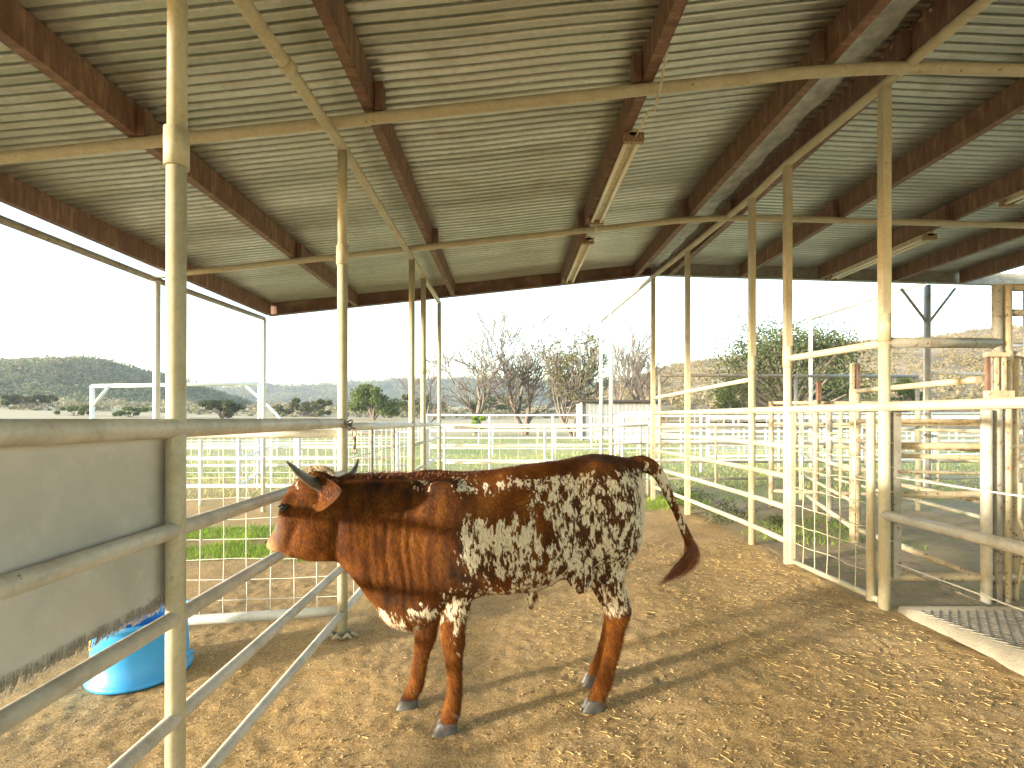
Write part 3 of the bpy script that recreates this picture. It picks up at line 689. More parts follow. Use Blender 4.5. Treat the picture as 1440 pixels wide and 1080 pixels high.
# second line of pens behind the right fence
p2 = [(4.65, 7.9), (4.26, 6.9), (3.62, 5.2), (3.42, 3.62)]
t = thing('pen_fence', 'rust-blotched pipe pen fence with thick post just behind the right mesh gate', 'fence', (3.62, 5.2, .2))
for z, r in ((1.78, .026), (1.47, .024), (1.27, .02), (.90, .02), (.35, .028)):
    MB().tube([(p2[2][0], p2[2][1], z), (p2[3][0], p2[3][1], z)], r, 10).build('rail', M['tan'], t)
for z, r in ((1.62, .022), (1.25, .022), (.95, .02), (.62, .02), (.34, .026)):
    MB().tube([(*p2[0], z), (*p2[1], z), (*p2[2], z)], r, 10).build('rail', M['cream'], t)
o = MB().tube([(*p2[2], .1), (*p2[2], 1.80)], .052, 16).build('post', M['tan'], t)
for s in (-1, 1): MB().bar((3.62 + s * .03, 5.2, 1.8), (3.62 + s * .03, 5.2, 2.07), .03, .03, (0, 1, 0)).build('top_bracket', M['steel'] if s > 0 else M['tan'], o)
MB().tube([(*p2[1], .1), (*p2[1], 1.75)], .038, 12).build('post', M['tan'], t); MB().tube([(*p2[0], .1), (*p2[0], 1.7)], .035, 12).build('post', M['cream'], t)
MB().bar((4.30, 6.9, 1.7), (4.30, 6.9, 2.0), .05, .05, (0, 1, 0)).build('top_bracket', M['steel'], t)
MB().tube([(4.0, 6.2, .1), (4.0, 6.2, 1.62)], .03, 10).build('post', M['dull'], t)
t = rail_fence('dull grey pipe pen fence across the middle of the right pens', (2.5, 9.4), (12.5, 9.6), (1.33, 1.02, .68, .36), .022, 'dull', 8, post_r=.026, pm='cream', zb=.1)
rail_fence('white mesh pen fence behind the dull grey pen fence', (2.7, 11.8), (16, 12.4), (1.62, 1.35, .95, .5), .03, 'white', 8, post_r=.035, zb=.1, wire=(.35, .2, .006))
rail_fence('tan pipe pen fence slanting behind the chute gate', (3.8, 7.2), (9.5, 5.8), (1.72, 1.42, 1.1, .78, .45), .024, 'tan', 5, post_r=.035, zb=.1)
rail_fence('cream pen fence running away behind the thick rusty post', (5.3, 4.7), (6.6, 11.5), (1.7, 1.35, 1.0, .65, .35), .024, 'cream', 4, post_r=.035, zb=.1)
rail_fence('white pipe pen fence at the far right', (6, 15), (26, 17), (1.5, 1.1, .7, .35), .035, 'white', 9, post_r=.045, wire=(.5, .2, .007))
rail_fence('green tinged far white fence under the live oak', (4, 24), (30, 26), (1.6, 1.1, .6), .04, 'white', 12, post_r=.05)
# tall dark portal frame
t = thing('portal_frame', 'tall dark pipe frame standing over the right pens', 'frame', (3.2, 10.5, .1))
z = at(0, 528, 10.5).z; xq = [at(p, 0, 10.5).x for p in (928, 1119, 1290)]
MB().tube([(xq[0], 10.5, z), (xq[2], 10.5, z - .02)], .035, 10).build('beam', M['dull'], t)
for i, x in enumerate(xq):
    MB().tube([(x, 10.5, 0), (x, 10.5, z + .02)], .035, 10).build('post', M['tan' if i == 0 else 'dull'], t)
    MB().tube([(x, 10.5, z - .22), (x + (.2 if i < 2 else -.2), 10.5, z)], .02, 8).build('brace', M['dull'], t)
# tall white posts with long pipe on the right
t = thing('overhead_pipe', 'long thin overhead pipe on a tall white post before the live oak', 'frame', (7.3, 12, .1))
MB().tube([(7.35, 12.2, 3.9), (7.38, 8.1, 3.9)], .03, 8).build('beam', M['dull'], t)
MB().tube([(7.35, 12.1, 0), (7.35, 12.1, 3.92)], .042, 10).build('post', M['white'], t)
rail_fence('pale pipe fence at roof post height right of the braced post', (x := 7.0, 8.35), (12, 8.6), (2.73, 2.25, 1.2, .8), .026, 'white', 3, post_top=3.7, zb=.1)

# ------------------------------------------------------------------ concrete slab and metal mat
def slab():
    m = MB(); n = 40; top = []; bot = []; rd = random.Random(3)
    for k in range(n + 1):
        y = 3.34 - (3.34 + 2.0) * k / n; f = min(1, max(0, (3.34 - y) / .9)); x = 2.60 - .0 * f + rd.gauss(0, .004)
        top.append((x + .02, y, .235 + .075 * f + rd.gauss(0, .002))); bot.append((x - .05 * f - .01, y, .10))
    far = [(7.0, p[1], p[2]) for p in top]
    vs = top + bot + far; fs = []
    for k in range(n):
        fs += [(k, k + 1, n + 1 + k + 1, n + 1 + k), (k + 1, k, 2 * (n + 1) + k, 2 * (n + 1) + k + 1)]
    vs += [(top[0][0], top[0][1], .1), (7.0, top[0][1], .1)]; L = len(vs)
    fs.append((0, L - 2, L - 1, 2 * (n + 1)))
    m.add(vs, fs, True); tag(m.build('concrete_slab', M['concrete']), kind='structure')
slab()
m = MB(); cx_, cy_ = .058, .036
def mz(y): return .235 + .075 * min(1, max(0, (3.34 - y) / .9)) + .006
for i in range(30):
    for j in range(58):
        x = 2.66 + i * cx_ + (j % 2) * cx_ / 2; y = 3.2 - j * cy_ / 1.1
        if x < 2.65: continue
        z = mz(y)
        m.bar((x, y, z), (x + cx_ / 2, y + cy_ / 1.1, mz(y + cy_)), .007, .006); m.bar((x, y, z), (x - cx_ / 2, y + cy_ / 1.1, mz(y + cy_)), .007, .006)
tag(m.build('metal_grating', M['grate']), 'grey expanded metal mat lying on the concrete slab at right', 'grating')

# ------------------------------------------------------------------ grass, straw, clods
def blades(name, areas, per_m2, h, label, mat, w_=.006, cat='grass'):
    P = []
    for (x0, x1, y0, y1, dens) in areas:
        n = int((x1 - x0) * (y1 - y0) * per_m2 * dens); X = RNG.uniform(x0, x1, n); Y = RNG.uniform(y0, y1, n)
        nz = np.array([mnoise.noise(Vector((a * 1.6, b * 1.6, 9))) for a, b in zip(X, Y)])
        ex = np.minimum.reduce([(X - x0), (x1 - X), (Y - y0) * 1.0, (y1 - Y)]) 
        k = nz + np.clip(ex * 2.0, 0, 1) * .6 > .28; P.append(np.stack([X[k], Y[k]], 1))
    P = np.concatenate(P); N = len(P); z = gz(P[:, 0], P[:, 1]) - .004
    hh = h * (.5 + RNG.random(N)); an = RNG.uniform(0, 6.283, N); ln = RNG.normal(0, .45, (N, 2)) * hh[:, None]
    dx = np.cos(an) * w_; dy = np.sin(an) * w_; B = np.stack([P[:, 0], P[:, 1], z], 1)
    V = np.empty((N, 3, 3)); V[:, 0] = B + np.stack([dx, dy, 0 * dx], 1); V[:, 1] = B - np.stack([dx, dy, 0 * dx], 1); V[:, 2] = B + np.stack([ln[:, 0], ln[:, 1], hh], 1)
    o = np_mesh(name, V.reshape(-1, 3), np.arange(N * 3).reshape(N, 3), mat); tag(o, label, cat, kind='stuff'); return o
blades('grass', [(-7, -1.5, 5.2, 7.0, 1), (1.3, 3.2, 7.0, 8.6, .6), (2.6, 4.2, 4.9, 6.6, .22), (2.7, 9, 7.6, 12, .10)], 2600, .055, 'bright green grass growing in the pens behind the fences', M['grass'], .004)
blades('pasture_grass', [(-16, 14, 8.8, 20, .12), (-25, 25, 20, 34, .03)], 900, .07, 'pale green and yellow grass over the far pens and pasture', M['pale'], .012)
# weeds along the foot of the right fence
def weeds():
    cs = []; rd = random.Random(8)
    for k in range(26):
        y = rd.uniform(5.5, 8.2); x = rp(y) + rd.uniform(.1, .9); cs.append((x, y, .2 + rd.uniform(.03, .14)))
    V, Fq = leaf_cloud(cs, [(.12, .12, .09)] * len(cs), 110, .014); tag(np_mesh('weeds', V, Fq, M['oak']), 'leafy green weeds along the foot of the right fence', 'weeds', kind='stuff')
weeds()
def hf(x, y): return float(gz(x, y)) + .011 * mnoise.fractal(Vector((x * 2.2, y * 2.2, 0)), 1, 2, 5) + .0045 * mnoise.fractal(Vector((x * 13, y * 13, 3)), .8, 2, 4)
def straw():
    V = []; N = 0; rd = random.Random(12); Fc = []
    for k in range(9000):
        right = rd.random() < .8
        x = rd.uniform(.2, 2.5) if right else rd.uniform(-1.1, 2.4); y = 1.2 + 4.2 * rd.random() ** 1.6
        if mnoise.noise(Vector((x * 1.7, y * 1.7, 5))) < -.06 and rd.random() < .8: continue
        L = rd.uniform(.02, .085) * (1.8 if rd.random() < .1 else 1); a = rd.uniform(0, 3.14) if rd.random() < .5 else rd.gauss(-.3, .6); w_ = rd.uniform(.0003, .0007)
        dx, dy = math.cos(a) * L / 2, math.sin(a) * L / 2; nx, ny = -math.sin(a) * w_, math.cos(a) * w_; z = hf(x, y) + .004; bz = rd.uniform(0, .008); bend = rd.gauss(0, L * .035)
        mx, my = x - math.sin(a) * bend, y + math.cos(a) * bend
        V += [(x - dx - nx, y - dy - ny, z), (x - dx + nx, y - dy + ny, z), (mx + nx, my + ny, z + bz + .002), (mx - nx, my - ny, z + bz + .002), (x + dx + nx, y + dy + ny, z + rd.uniform(0, .006)), (x + dx - nx, y + dy - ny, z)]
        Fc += [(N, N + 1, N + 2, N + 3), (N + 3, N + 2, N + 4, N + 5)]; N += 6
    tag(np_mesh('straw', V, Fc, M['straw']), 'scattered yellow straw trodden into the dirt floor', 'straw', kind='stuff')
straw()
def clods():
    ico = bmesh.new(); bmesh.ops.create_icosphere(ico, subdivisions=1, radius=1); iv = np.array([v.co[:] for v in ico.verts]); fi = np.array([[v.index for v in f.verts] for f in ico.faces]); ico.free()
    N = 26000; y = 1.1 + 6.0 * RNG.random(N) ** 1.9; x = RNG.uniform(-3.4, 2.5, N); k = (np.abs((x + .1)) < y * 1.15 + .3); x = x[k]; y = y[k]; N = len(x)
    r = .0016 + .0040 * RNG.random(N) ** 3 + (RNG.random(N) < .015) * .005
    z = np.array([hf(a, b) for a, b in zip(x, y)])
    V = iv[None] * (1 + .3 * RNG.normal(size=(N, len(iv), 1))) * r[:, None, None] * np.array([1, 1, .7]) + np.stack([x, y, z + r * .3], 1)[:, None]
    Fc = fi[None] + (np.arange(N) * len(iv))[:, None, None]
    tag(np_mesh('clods', V.reshape(-1, 3), Fc.reshape(-1, 3), M['pebble']), 'small dirt clods and grit over the pen floor', 'dirt clods', kind='stuff')
clods()
m = MB(); rd = random.Random(4)
for k in range(7):
    a = k * .9; x, y = LX + .06 * math.cos(a) * 1.3, 3.40 + .05 * math.sin(a); m.tube([(x - .03, y, .01), (x, y + rd.gauss(0, .01), .035), (x + .035, y, .012)], [.008, .019, .007], 7)
tag(m.build('concrete_collar', M['concrete']), 'broken lump of concrete around the foot of the second left post', 'concrete lump')

#COW
# ------------------------------------------------------------------ the young longhorn
def cw(px, py, d): return np.array(((px - CX) * d / F, d, EYE + (CY - py) * d / F))
def spline(tab, n):
    """resample a station table with a Catmull-Rom curve"""
    T = np.array(tab, float); m = len(T); out = []
    for t in np.linspace(0, m - 1, n):
        i = min(int(t), m - 2); u = t - i
        p0, p1, p2, p3 = T[max(i - 1, 0)], T[i], T[i + 1], T[min(i + 2, m - 1)]
        out.append(.5 * ((2 * p1) + (-p0 + p2) * u + (2 * p0 - 5 * p1 + 4 * p2 - p3) * u * u + (-p0 + 3 * p1 - 3 * p2 + p3) * u ** 3))
    return np.array(out)
def loft(m, cs, a_dir, a_len, b_dir, b_len, n=20, expo=2.2, egg=0.0):
    """closed tube of superellipse rings; a = in-profile half axis, b = sideways half axis, egg shifts the width downwards"""
    V = []
    for c, ad, al, bd, bl in zip(cs, a_dir, a_len, b_dir, b_len):
        for k in range(n):
            th = 2 * math.pi * k / n; ca, sa = math.cos(th), math.sin(th)
            x = math.copysign(abs(ca) ** (2 / expo), ca); y = math.copysign(abs(sa) ** (2 / expo), sa)
            V.append(c + ad * al * x + bd * bl * y * (1 - egg * x))
    N = len(cs); base = m.n
    fs = [(i * n + k, i * n + (k + 1) % n, (i + 1) * n + (k + 1) % n, (i + 1) * n + k) for i in range(N - 1) for k in range(n)]
    V.append(cs[0]); V.append(cs[-1])
    fs += [(N * n, (k + 1) % n, k) for k in range(n)] + [(N * n + 1, (N - 1) * n + k, (N - 1) * n + (k + 1) % n) for k in range(n)]
    m.add(V, fs, True)

def cow_d(X): return np.interp(X, [-1.0, -.75, -.5, 0, .65], [2.27, 2.285, 2.34, 2.41, 2.485])      # distance of the animal's midline
def build_cow():
    gx = -.02; root = thing('young_longhorn', 'red-brown and white speckled young longhorn standing side-on with its head at the left rails', 'cow', (0, 2.45, .07))
    m = MB()
    # torso and neck:     px, top, bottom, half width, depth
    tor = [(470, 672, 786, .085, 2.285), (488, 668, 800, .105, 2.30), (512, 665, 828, .125, 2.32), (540, 664, 862, .145, 2.35), (570, 664, 884, .165, 2.37), (603, 664, 878, .185, 2.39),
           (640, 663, 848, .20, 2.40), (680, 660, 834, .212, 2.41), (720, 655, 831, .222, 2.42), (758, 650, 826, .225, 2.43), (792, 645, 808, .218, 2.44), (822, 639, 792, .215, 2.45),
           (848, 637, 792, .215, 2.46), (872, 641, 790, .190, 2.47), (890, 648, 782, .15, 2.48), (900, 664, 755, .09, 2.485)]
    T = spline(tor, 60); cs = []; ad = []; al = []; bd = []; bl = []
    for p, tp, bt, hw, d in T:
        a = cw(p, tp, d); b = cw(p, bt, d); cs.append((a + b) / 2); ad.append(np.array((0, 0, 1.))); al.append((a - b)[2] / 2); bd.append(np.array((0, 1., 0))); bl.append(hw)
    loft(m, cs, ad, al, bd, bl, 28, 2.35, .10)
    # head
    hd = [((462, 662), (500, 790), .095, 2.285), ((440, 657), (478, 790), .100, 2.275), ((423, 668), (458, 789), .098, 2.268), ((408, 688), (438, 788), .094, 2.262), ((401, 706), (421, 785), .084, 2.26),
          ((396, 724), (408, 781), .070, 2.262), ((389, 742), (396, 778), .058, 2.265), ((382, 753), (388, 776), .054, 2.268), ((378, 760), (381, 771), .038, 2.27)]
    tab = [(a[0], a[1], b[0], b[1], hw, d) for a, b, hw, d in hd]; T = spline(tab, 34); cs = []; ad = []; al = []; bd = []; bl = []
    for ax, ay, bx, by, hw, d in T:
        A = cw(ax, ay, d); B = cw(bx, by, d); cs.append((A + B) / 2); v = A - B; L = np.linalg.norm(v); ad.append(v / L); al.append(L / 2); bd.append(np.array((.10, .995, 0))); bl.append(hw)
    loft(m, cs, ad, al, bd, bl, 24, 2.5, -.06)
    # cheek, brow, muzzle pads
    def ball(c, r, rot=None):
        b = bmesh.new(); bmesh.ops.create_uvsphere(b, u_segments=20, v_segments=12, radius=1)
        vs = [np.array(c) + (np.array(rot @ Vector((v.co.x * r[0], v.co.y * r[1], v.co.z * r[2]))) if rot else np.array((v.co.x * r[0], v.co.y * r[1], v.co.z * r[2]))) for v in b.verts]
        m.add(vs, [tuple(v.index for v in f.verts) for f in b.faces]); b.free()
    for s in (-1, 1):
        ball(cw(440, 752, 2.27) + np.array((0, s * .065, 0)), (.09, .036, .08))
        ball(cw(411, 700, 2.26) + np.array((.01, s * .078, 0)), (.034, .018, .022))
        ball(cw(386, 762, 2.268) + np.array((.004, s * .036, 0)), (.022, .022, .024))
        ball(cw(640, 735, 2.4) + np.array((-.02, s * .14, 0)), (.16, .072, .24), Matrix.Rotation(-.15, 3, 'Y'))     # shoulder
        ball(cw(842, 712, 2.46) + np.array((0, s * .13, 0)), (.17, .09, .24), Matrix.Rotation(.12, 3, 'Y'))        # haunch
        ball(cw(835, 655, 2.45) + np.array((0, s * .13, 0)), (.07, .05, .05))                                      # hook bone
        ball(cw(888, 662, 2.48) + np.array((0, s * .07, 0)), (.035, .04, .05))                                     # pin bone
    ball(cw(563, 862, 2.37), (.11, .07, .07)); ball(cw(610, 672, 2.39), (.14, .06, .05))
    ball(cw(450, 668, 2.275), (.055, .07, .045))
    # sheath
    ball(cw(747, 838, 2.43), (.035, .018, .035)); ball(cw(746, 850, 2.43), (.014, .012, .03))
    # flank fold in front of the near and far thigh
    for s in (-1, 1): ball(cw(812, 800, 2.45) + np.array((0, s * .15, 0)), (.07, .035, .085), Matrix.Rotation(.55, 3, 'Y'))
    # legs: px centre, py, half width px, sideways metres
    def leg(tab, d, off=(0, 0, 0), n=46, dz=0):
        T = spline([(a, b, c, e, d + f) for a, b, c, e, f in tab], n); cs = []; ad = []; al = []; bd = []; bl = []
        for p, y, hw, sw, dd in T:
            cs.append(cw(p, y, d) + np.array((0, dd - d, 0)) + np.array(off)); ad.append(np.array((1., 0, 0))); al.append(hw * d / F); bd.append(np.array((0, 1., 0))); bl.append(sw)
        loft(m, cs, ad, al, bd, bl, 18, 2.15)
    hind = [(846, 720, 46, .09, .03), (849, 755, 42, .088, .02), (850, 785, 37, .08, .01), (850, 805, 31, .070, 0), (854, 825, 25, .056, 0), (862, 843, 21.5, .046, 0), (868, 858, 19, .040, 0), (867, 874, 16.5, .036, 0),
            (864, 895, 13, .030, 0), (859.5, 920, 11.8, .027, 0), (853, 945, 11.6, .026, 0), (846, 966, 12.6, .031, 0), (841, 978, 12, .031, 0), (836, 990, 12.5, .033, 0)]
    leg(hind, 2.41); leg(hind, 2.41, (.036, .23, .004))
    # heel bulge of the hock
    for o in ((0, 0, 0), (.036, .23, .004)): ball(cw(881, 854, 2.41) + np.array(o), (.022, .022, .030), Matrix.Rotation(-.3, 3, 'Y'))
    leg([(650, 745, 36, .06, .05), (647, 785, 32, .064, .03), (643, 815, 27, .060, .01), (641, 845, 22.5, .052, 0), (638, 872, 19, .044, 0), (637, 893, 17.8, .041, 0), (637.5, 908, 16, .038, 0), (638, 925, 13, .031, 0),
         (639, 945, 11.2, .027, 0), (639, 970, 11, .026, 0), (637, 990, 12, .029, 0), (634.5, 1003, 13.3, .032, 0), (631, 1013, 12.5, .031, 0), (627, 1022, 13.5, .033, 0)], 2.30)
    leg([(608, 780, 32, .06, -.03), (606, 820, 27, .056, 0), (602, 850, 21, .048, 0), (600, 875, 17.5, .042, 0), (599, 890, 16.3, .040, 0), (597, 903, 14.5, .036, 0), (593, 920, 11.6, .029, 0),
         (589.5, 940, 10.4, .026, 0), (587, 955, 10.6, .026, 0), (583, 968, 11.8, .030, 0), (578, 978, 11.2, .030, 0), (573, 987, 12, .031, 0)], 2.52)
    # tail
    tl = [(888, 652, 14, 2.48), (900, 652, 13, 2.49), (912, 655, 12, 2.49), (923, 663, 9.5, 2.49), (932, 677, 8, 2.485), (940, 695, 7, 2.48), (949, 715, 6.2, 2.475), (958, 735, 6, 2.47), (966, 754, 6.5, 2.465), (971, 768, 7, 2.46)]
    T = spline(tl, 40); m.tube([cw(a, b, d) for a, b, r, d in T], [r * .0034 for a, b, r, d in T], 14)
    me = bpy.data.meshes.new('cow_src'); me.from_pydata(m.v, [], m.f); me.update()
    src = bpy.data.objects.new('cow_src', me); COL.objects.link(src)
    md = src.modifiers.new('r', 'REMESH'); md.mode = 'VOXEL'; md.voxel_size = .0078; md.use_smooth_shade = True
    sm_ = src.modifiers.new('s', 'CORRECTIVE_SMOOTH') if False else src.modifiers.new('s', 'SMOOTH'); sm_.factor = .5; sm_.iterations = 5
    dg = bpy.context.evaluated_depsgraph_get(); ev = src.evaluated_get(dg); body = bpy.data.meshes.new_from_object(ev)
    bpy.data.objects.remove(src)
    n = len(body.vertices); V = np.empty(n * 3); body.vertices.foreach_get('co', V); V = V.reshape(n, 3)
    Nn = np.empty(n * 3); body.vertices.foreach_get('normal', Nn); Nn = Nn.reshape(n, 3)
    D_ = cow_d(V[:, 0]); U = CX + V[:, 0] * F / D_; Vv = CY + (EYE - V[:, 2]) * F / D_
    ed = np.empty(len(body.edges) * 2, np.int32); body.edges.foreach_get('vertices', ed); ed = ed.reshape(-1, 2)
    deg = np.bincount(ed.ravel(), minlength=n)[:, None]; wt = (smooth01(838, 800, Vv) * smooth01(905, 885, U) * (.25 + .75 * smooth01(475, 500, U)))[:, None]
    wt = np.where((Vv > 838)[:, None] & (U < 660)[:, None] & (Vv < 900)[:, None] & (U < 600)[:, None], .5, wt) * .6
    def lap(V_, its, wt_):
        for _ in range(its):
            S = np.stack([np.bincount(ed[:, 0], V_[ed[:, 1], k], n) + np.bincount(ed[:, 1], V_[ed[:, 0], k], n) for k in range(3)], 1)
            V_ = V_ + wt_ * (S / deg - V_)
        return V_
    V = lap(V, 90, wt)
    # skin folds on the neck, ribs, face and tendon relief
    disp = np.zeros(n); neck = np.exp(-((U - 565) / 52) ** 2) * smooth01(672, 715, Vv) * (1 - smooth01(800, 850, Vv))
    warp = np.array([mnoise.noise(Vector((u / 60, v / 90, 0))) for u, v in zip(U, Vv)])
    disp += neck * .0022 * (np.sin(U / 2.9 + 7 * warp + Vv * .02) + .5 * np.sin(U / 1.7 + 5 * warp))
    rib = np.exp(-((U - 740) / 55) ** 2) * np.exp(-((Vv - 755) / 45) ** 2); disp += rib * .003 * np.sin(U / 4.6 + .35 * (Vv - 750) / 10) * .5
    big = np.array([mnoise.fractal(Vector(p * 9), 1, 2, 3) for p in V]); disp += .0028 * big
    disp -= .008 * np.exp(-((U - 805) / 22) ** 2) * np.exp(-((Vv - 715) / 60) ** 2)        # hollow before the thigh
    disp -= .009 * np.exp(-((U - 685) / 16) ** 2) * np.exp(-((Vv - 750) / 70) ** 2)        # hollow behind the shoulder
    disp -= .010 * np.exp(-((U - 575) / 30) ** 2) * np.exp(-((Vv - 832) / 16) ** 2)
    side_ = np.clip(np.abs(Nn[:, 1]) * 1.4, 0, 1)
    disp -= side_ * .011 * np.exp(-((U - 482 + .10 * (Vv - 740)) / 7.5) ** 2) * smooth01(700, 722, Vv) * (1 - smooth01(785, 800, Vv))      # hollow behind the jaw
    disp += side_ * .006 * np.exp(-(((U - 455) / 17) ** 2 + ((Vv - 752) / 24) ** 2))                                                    # cheek muscle
    disp -= side_ * .008 * np.exp(-((U - 424 + .45 * (Vv - 745)) / 7) ** 2) * smooth01(722, 735, Vv) * (1 - smooth01(768, 780, Vv))      # before the cheek
    disp -= side_ * .007 * np.exp(-(((U - 425) / 11) ** 2 + ((Vv - 690) / 9) ** 2))                                                     # temple
    disp += side_ * .005 * np.exp(-(((U - 409) / 9) ** 2 + ((Vv - 701) / 5) ** 2)) + side_ * .005 * np.exp(-(((U - 387) / 8) ** 2 + ((Vv - 762) / 8) ** 2))
    disp -= .006 * np.exp(-((Vv - 774 - (U - 385) * .12) / 2.6) ** 2) * smooth01(409, 400, U)                                           # mouth
    V = V + Nn * disp[:, None]
    tri = []
    for p in body.polygons: tri.append(tuple(p.vertices))
    mm = MB(); mm.v = [tuple(v) for v in V]; mm.f = tri; mm.sm = [True] * len(tri); mm.n = n
    # ears: cupped leaf, joined to the body mesh
    def ear(base, tip, side, roll, width):
        base = Vector(base); tip = Vector(tip); ax = (tip - base); L = ax.length; ax.normalize(); sd = Vector(side); sd = (sd - ax * sd.dot(ax)).normalized(); nm = ax.cross(sd)
        nu, nv = 14, 11; vs = []
        for lay in (0, 1):
            for i in range(nu + 1):
                t = i / nu; wd = width * (math.sin(math.pi * min(1, (t * .93 + .07)) ** .8)) ** .62 * (1 - .25 * t) if t < 1 else .004
                for j in range(nv + 1):
                    s = j / nv * 2 - 1; cup = .55 * wd * (s * s - .6) * (1 - .4 * t) * roll
                    p = base + ax * (L * t) + sd * (wd * s) + nm * cup + nm * (.005 * (1 - s * s) + .0012) * (1 if lay else -1)
                    p += nm * .012 * math.sin(t * 3.0)
                    vs.append(p)
        fs = []; o = (nu + 1) * (nv + 1)
        for i in range(nu):
            for j in range(nv):
                a = i * (nv + 1) + j; fs += [(a, a + 1, a + nv + 2, a + nv + 1), (o + a, o + a + nv + 1, o + a + nv + 2, o + a + 1)]
        for i in range(nu):
            a = i * (nv + 1); b = a + nv; fs += [(a, a + nv + 1, o + a + nv + 1, o + a), (b, o + b, o + b + nv + 1, b + nv + 1)]
        for j in range(nv): a = nu * (nv + 1) + j; fs += [(a, a + 1, o + a + 1, o + a)]
        mm.add(vs, fs, True)
    ear(cw(442, 695, 2.195), cw(482, 690, 2.07), (0.2, -.1, 1), 1.2, .084)
    ear(cw(470, 682, 2.36), cw(500, 684, 2.46), (0, .1, 1), 1, .045)
    nb = mm.n
    # short coat, tufts and long hair growing out of the body mesh
    P = np.array(mm.v); 
    f3 = [f for f in mm.f]; 
    cen = np.array([np.mean(P[list(f)], 0) for f in f3]); A = np.array([np.linalg.norm(np.cross(P[f[1]] - P[f[0]], P[f[2]] - P[f[0]])) for f in f3]); nr = np.array([np.cross(P[f[1]] - P[f[0]], P[f[2]] - P[f[1]]) for f in f3]); nr /= np.linalg.norm(nr, axis=1)[:, None] + 1e-9
    # only the side and top that can be seen from a step around the photograph carry the fine coat
    vis = (nr[:, 1] < .35) | (nr[:, 2] > .2)
    pr = A * vis; pr /= pr.sum(); NH = 120000
    pick = RNG.choice(len(f3), NH, p=pr); i4 = np.array([[f[0], f[1], f[2]] for f in f3])[pick]; bc = RNG.dirichlet((1, 1, 1), NH)
    R0 = (P[i4] * bc[:, :, None]).sum(1); nn = nr[pick]
    u = CX + R0[:, 0] * F / 2.42; v = CY + (EYE - R0[:, 2]) * F / 2.42
    comb = np.stack([np.full(NH, .45), np.zeros(NH), np.full(NH, -.9)], 1)               # hair lies down and back
    comb[:, 0] += .35 * smooth01(640, 700, u); hd_ = u < 470; comb[hd_] = (.2, 0, -.6)
    comb += RNG.normal(0, .28, (NH, 3)); comb -= nn * (comb * nn).sum(1)[:, None]; comb /= np.linalg.norm(comb, axis=1)[:, None] + 1e-9
    ln = .007 + .006 * RNG.random(NH); ln *= 1 + 1.1 * smooth01(690, 665, v) * (u < 620) + .7 * (v > 840)
    side = np.cross(nn, comb); wd = .00055 + .0003 * RNG.random(NH)
    tip = R0 + comb * ln[:, None] + nn * (ln * (.25 + .35 * RNG.random(NH)))[:, None]
    HV = np.stack([R0 - side * wd[:, None] - nn * .001, R0 + side * wd[:, None] - nn * .001, tip], 1).reshape(-1, 3)
    mm.add(HV, (np.arange(NH * 3).reshape(NH, 3)).tolist(), True)
    # attributes for the coat pattern (natural colouring plus some painted shade, fixed to the hide)
    me = bpy.data.meshes.new('body'); me.from_pydata(mm.v, [], mm.f); me.update(); me.polygons.foreach_set('use_smooth', mm.sm)
    Q = np.array(mm.v); Q[nb:] = np.repeat(R0, 3, 0)
    D_ = cow_d(Q[:, 0]); U = CX + Q[:, 0] * F / D_; W = CY + (EYE - Q[:, 2]) * F / D_
    def g(u, v, su, sv, a, rot=0):
        x = U - u; y = W - v; c, s = math.cos(rot), math.sin(rot); return a * np.exp(-(((x * c + y * s) / su) ** 2 + ((-x * s + y * c) / sv) ** 2))
    wh = .49 * smooth01(632, 668, U - .12 * (W - 740)) * smooth01(652, 676, W + .05 * (U - 800))       # speckled barrel and quarters
    wh += g(705, 745, 42, 22, .17) + g(700, 775, 30, 30, .05) + g(650, 676, 10, 9, .45) + g(590, 682, 14, 9, .42) + g(612, 684, 8, 9, .3) + g(657, 735, 6, 28, .25) + g(790, 668, 22, 9, .15) + g(800, 690, 22, 10, .12)
    wh -= g(697, 704, 34, 15, .75) + g(762, 735, 7, 20, .55, -.25) + g(655, 700, 14, 30, .2) + g(675, 800, 45, 17, .26) + g(730, 690, 26, 10, .28)
    wh += smooth01(886, 900, U - .04 * (W - 700) + (W > 760) * (W - 760) * .16) * smooth01(660, 690, W) * (1 - smooth01(815, 845, W)) * .9
    wh = wh * (1 - smooth01(846, 872, W + .2 * (870 - U))) if False else wh
    legs = smooth01(846, 868, W); wh *= 1 - legs * (U > 760)
    wh = np.where((U > 760), wh, wh * (1 - smooth01(835, 900, W)))
    wh += g(640, 822, 24, 26, .40) + g(636, 855, 18, 24, .36) + g(648, 872, 7, 34, .36) + g(570, 870, 45, 14, .40, .2) + g(542, 860, 14, 14, .45) + g(600, 850, 16, 14, .40) + g(585, 845, 20, 5, .35, .4)
    tail = (U > 903) & (Q[:, 2] > .8)
    wh = np.where(tail, .12 + g(905, 655, 5, 8, .7) + g(933, 672, 12, 16, .75) + g(945, 705, 10, 14, .35) + g(955, 735, 9, 12, .25), wh)
    wh = np.where(tail & (U > 962), -.1, wh)
    # face: pale forehead and cheek strip, pale muzzle
    wh = wh + g(425, 680, 12, 7, .62) + g(446, 650, 22, 9, .75)
    dk = .6 * smooth01(755, 810, U) + g(660, 790, 42, 38, .7) + g(665, 760, 20, 60, .4) + g(550, 680, 85, 16, .9) + g(565, 834, 36, 22, .8) + g(600, 672, 60, 10, .3) + g(495, 740, 14, 50, .3) + g(640, 735, 14, 60, .45) + g(450, 800, 50, 8, .6)  # brindle darks, plus shade painted on throat, chest and shoulder crease
    dk = np.where(W > 858, 0, dk); dk = np.where(tail, 0.3, dk)
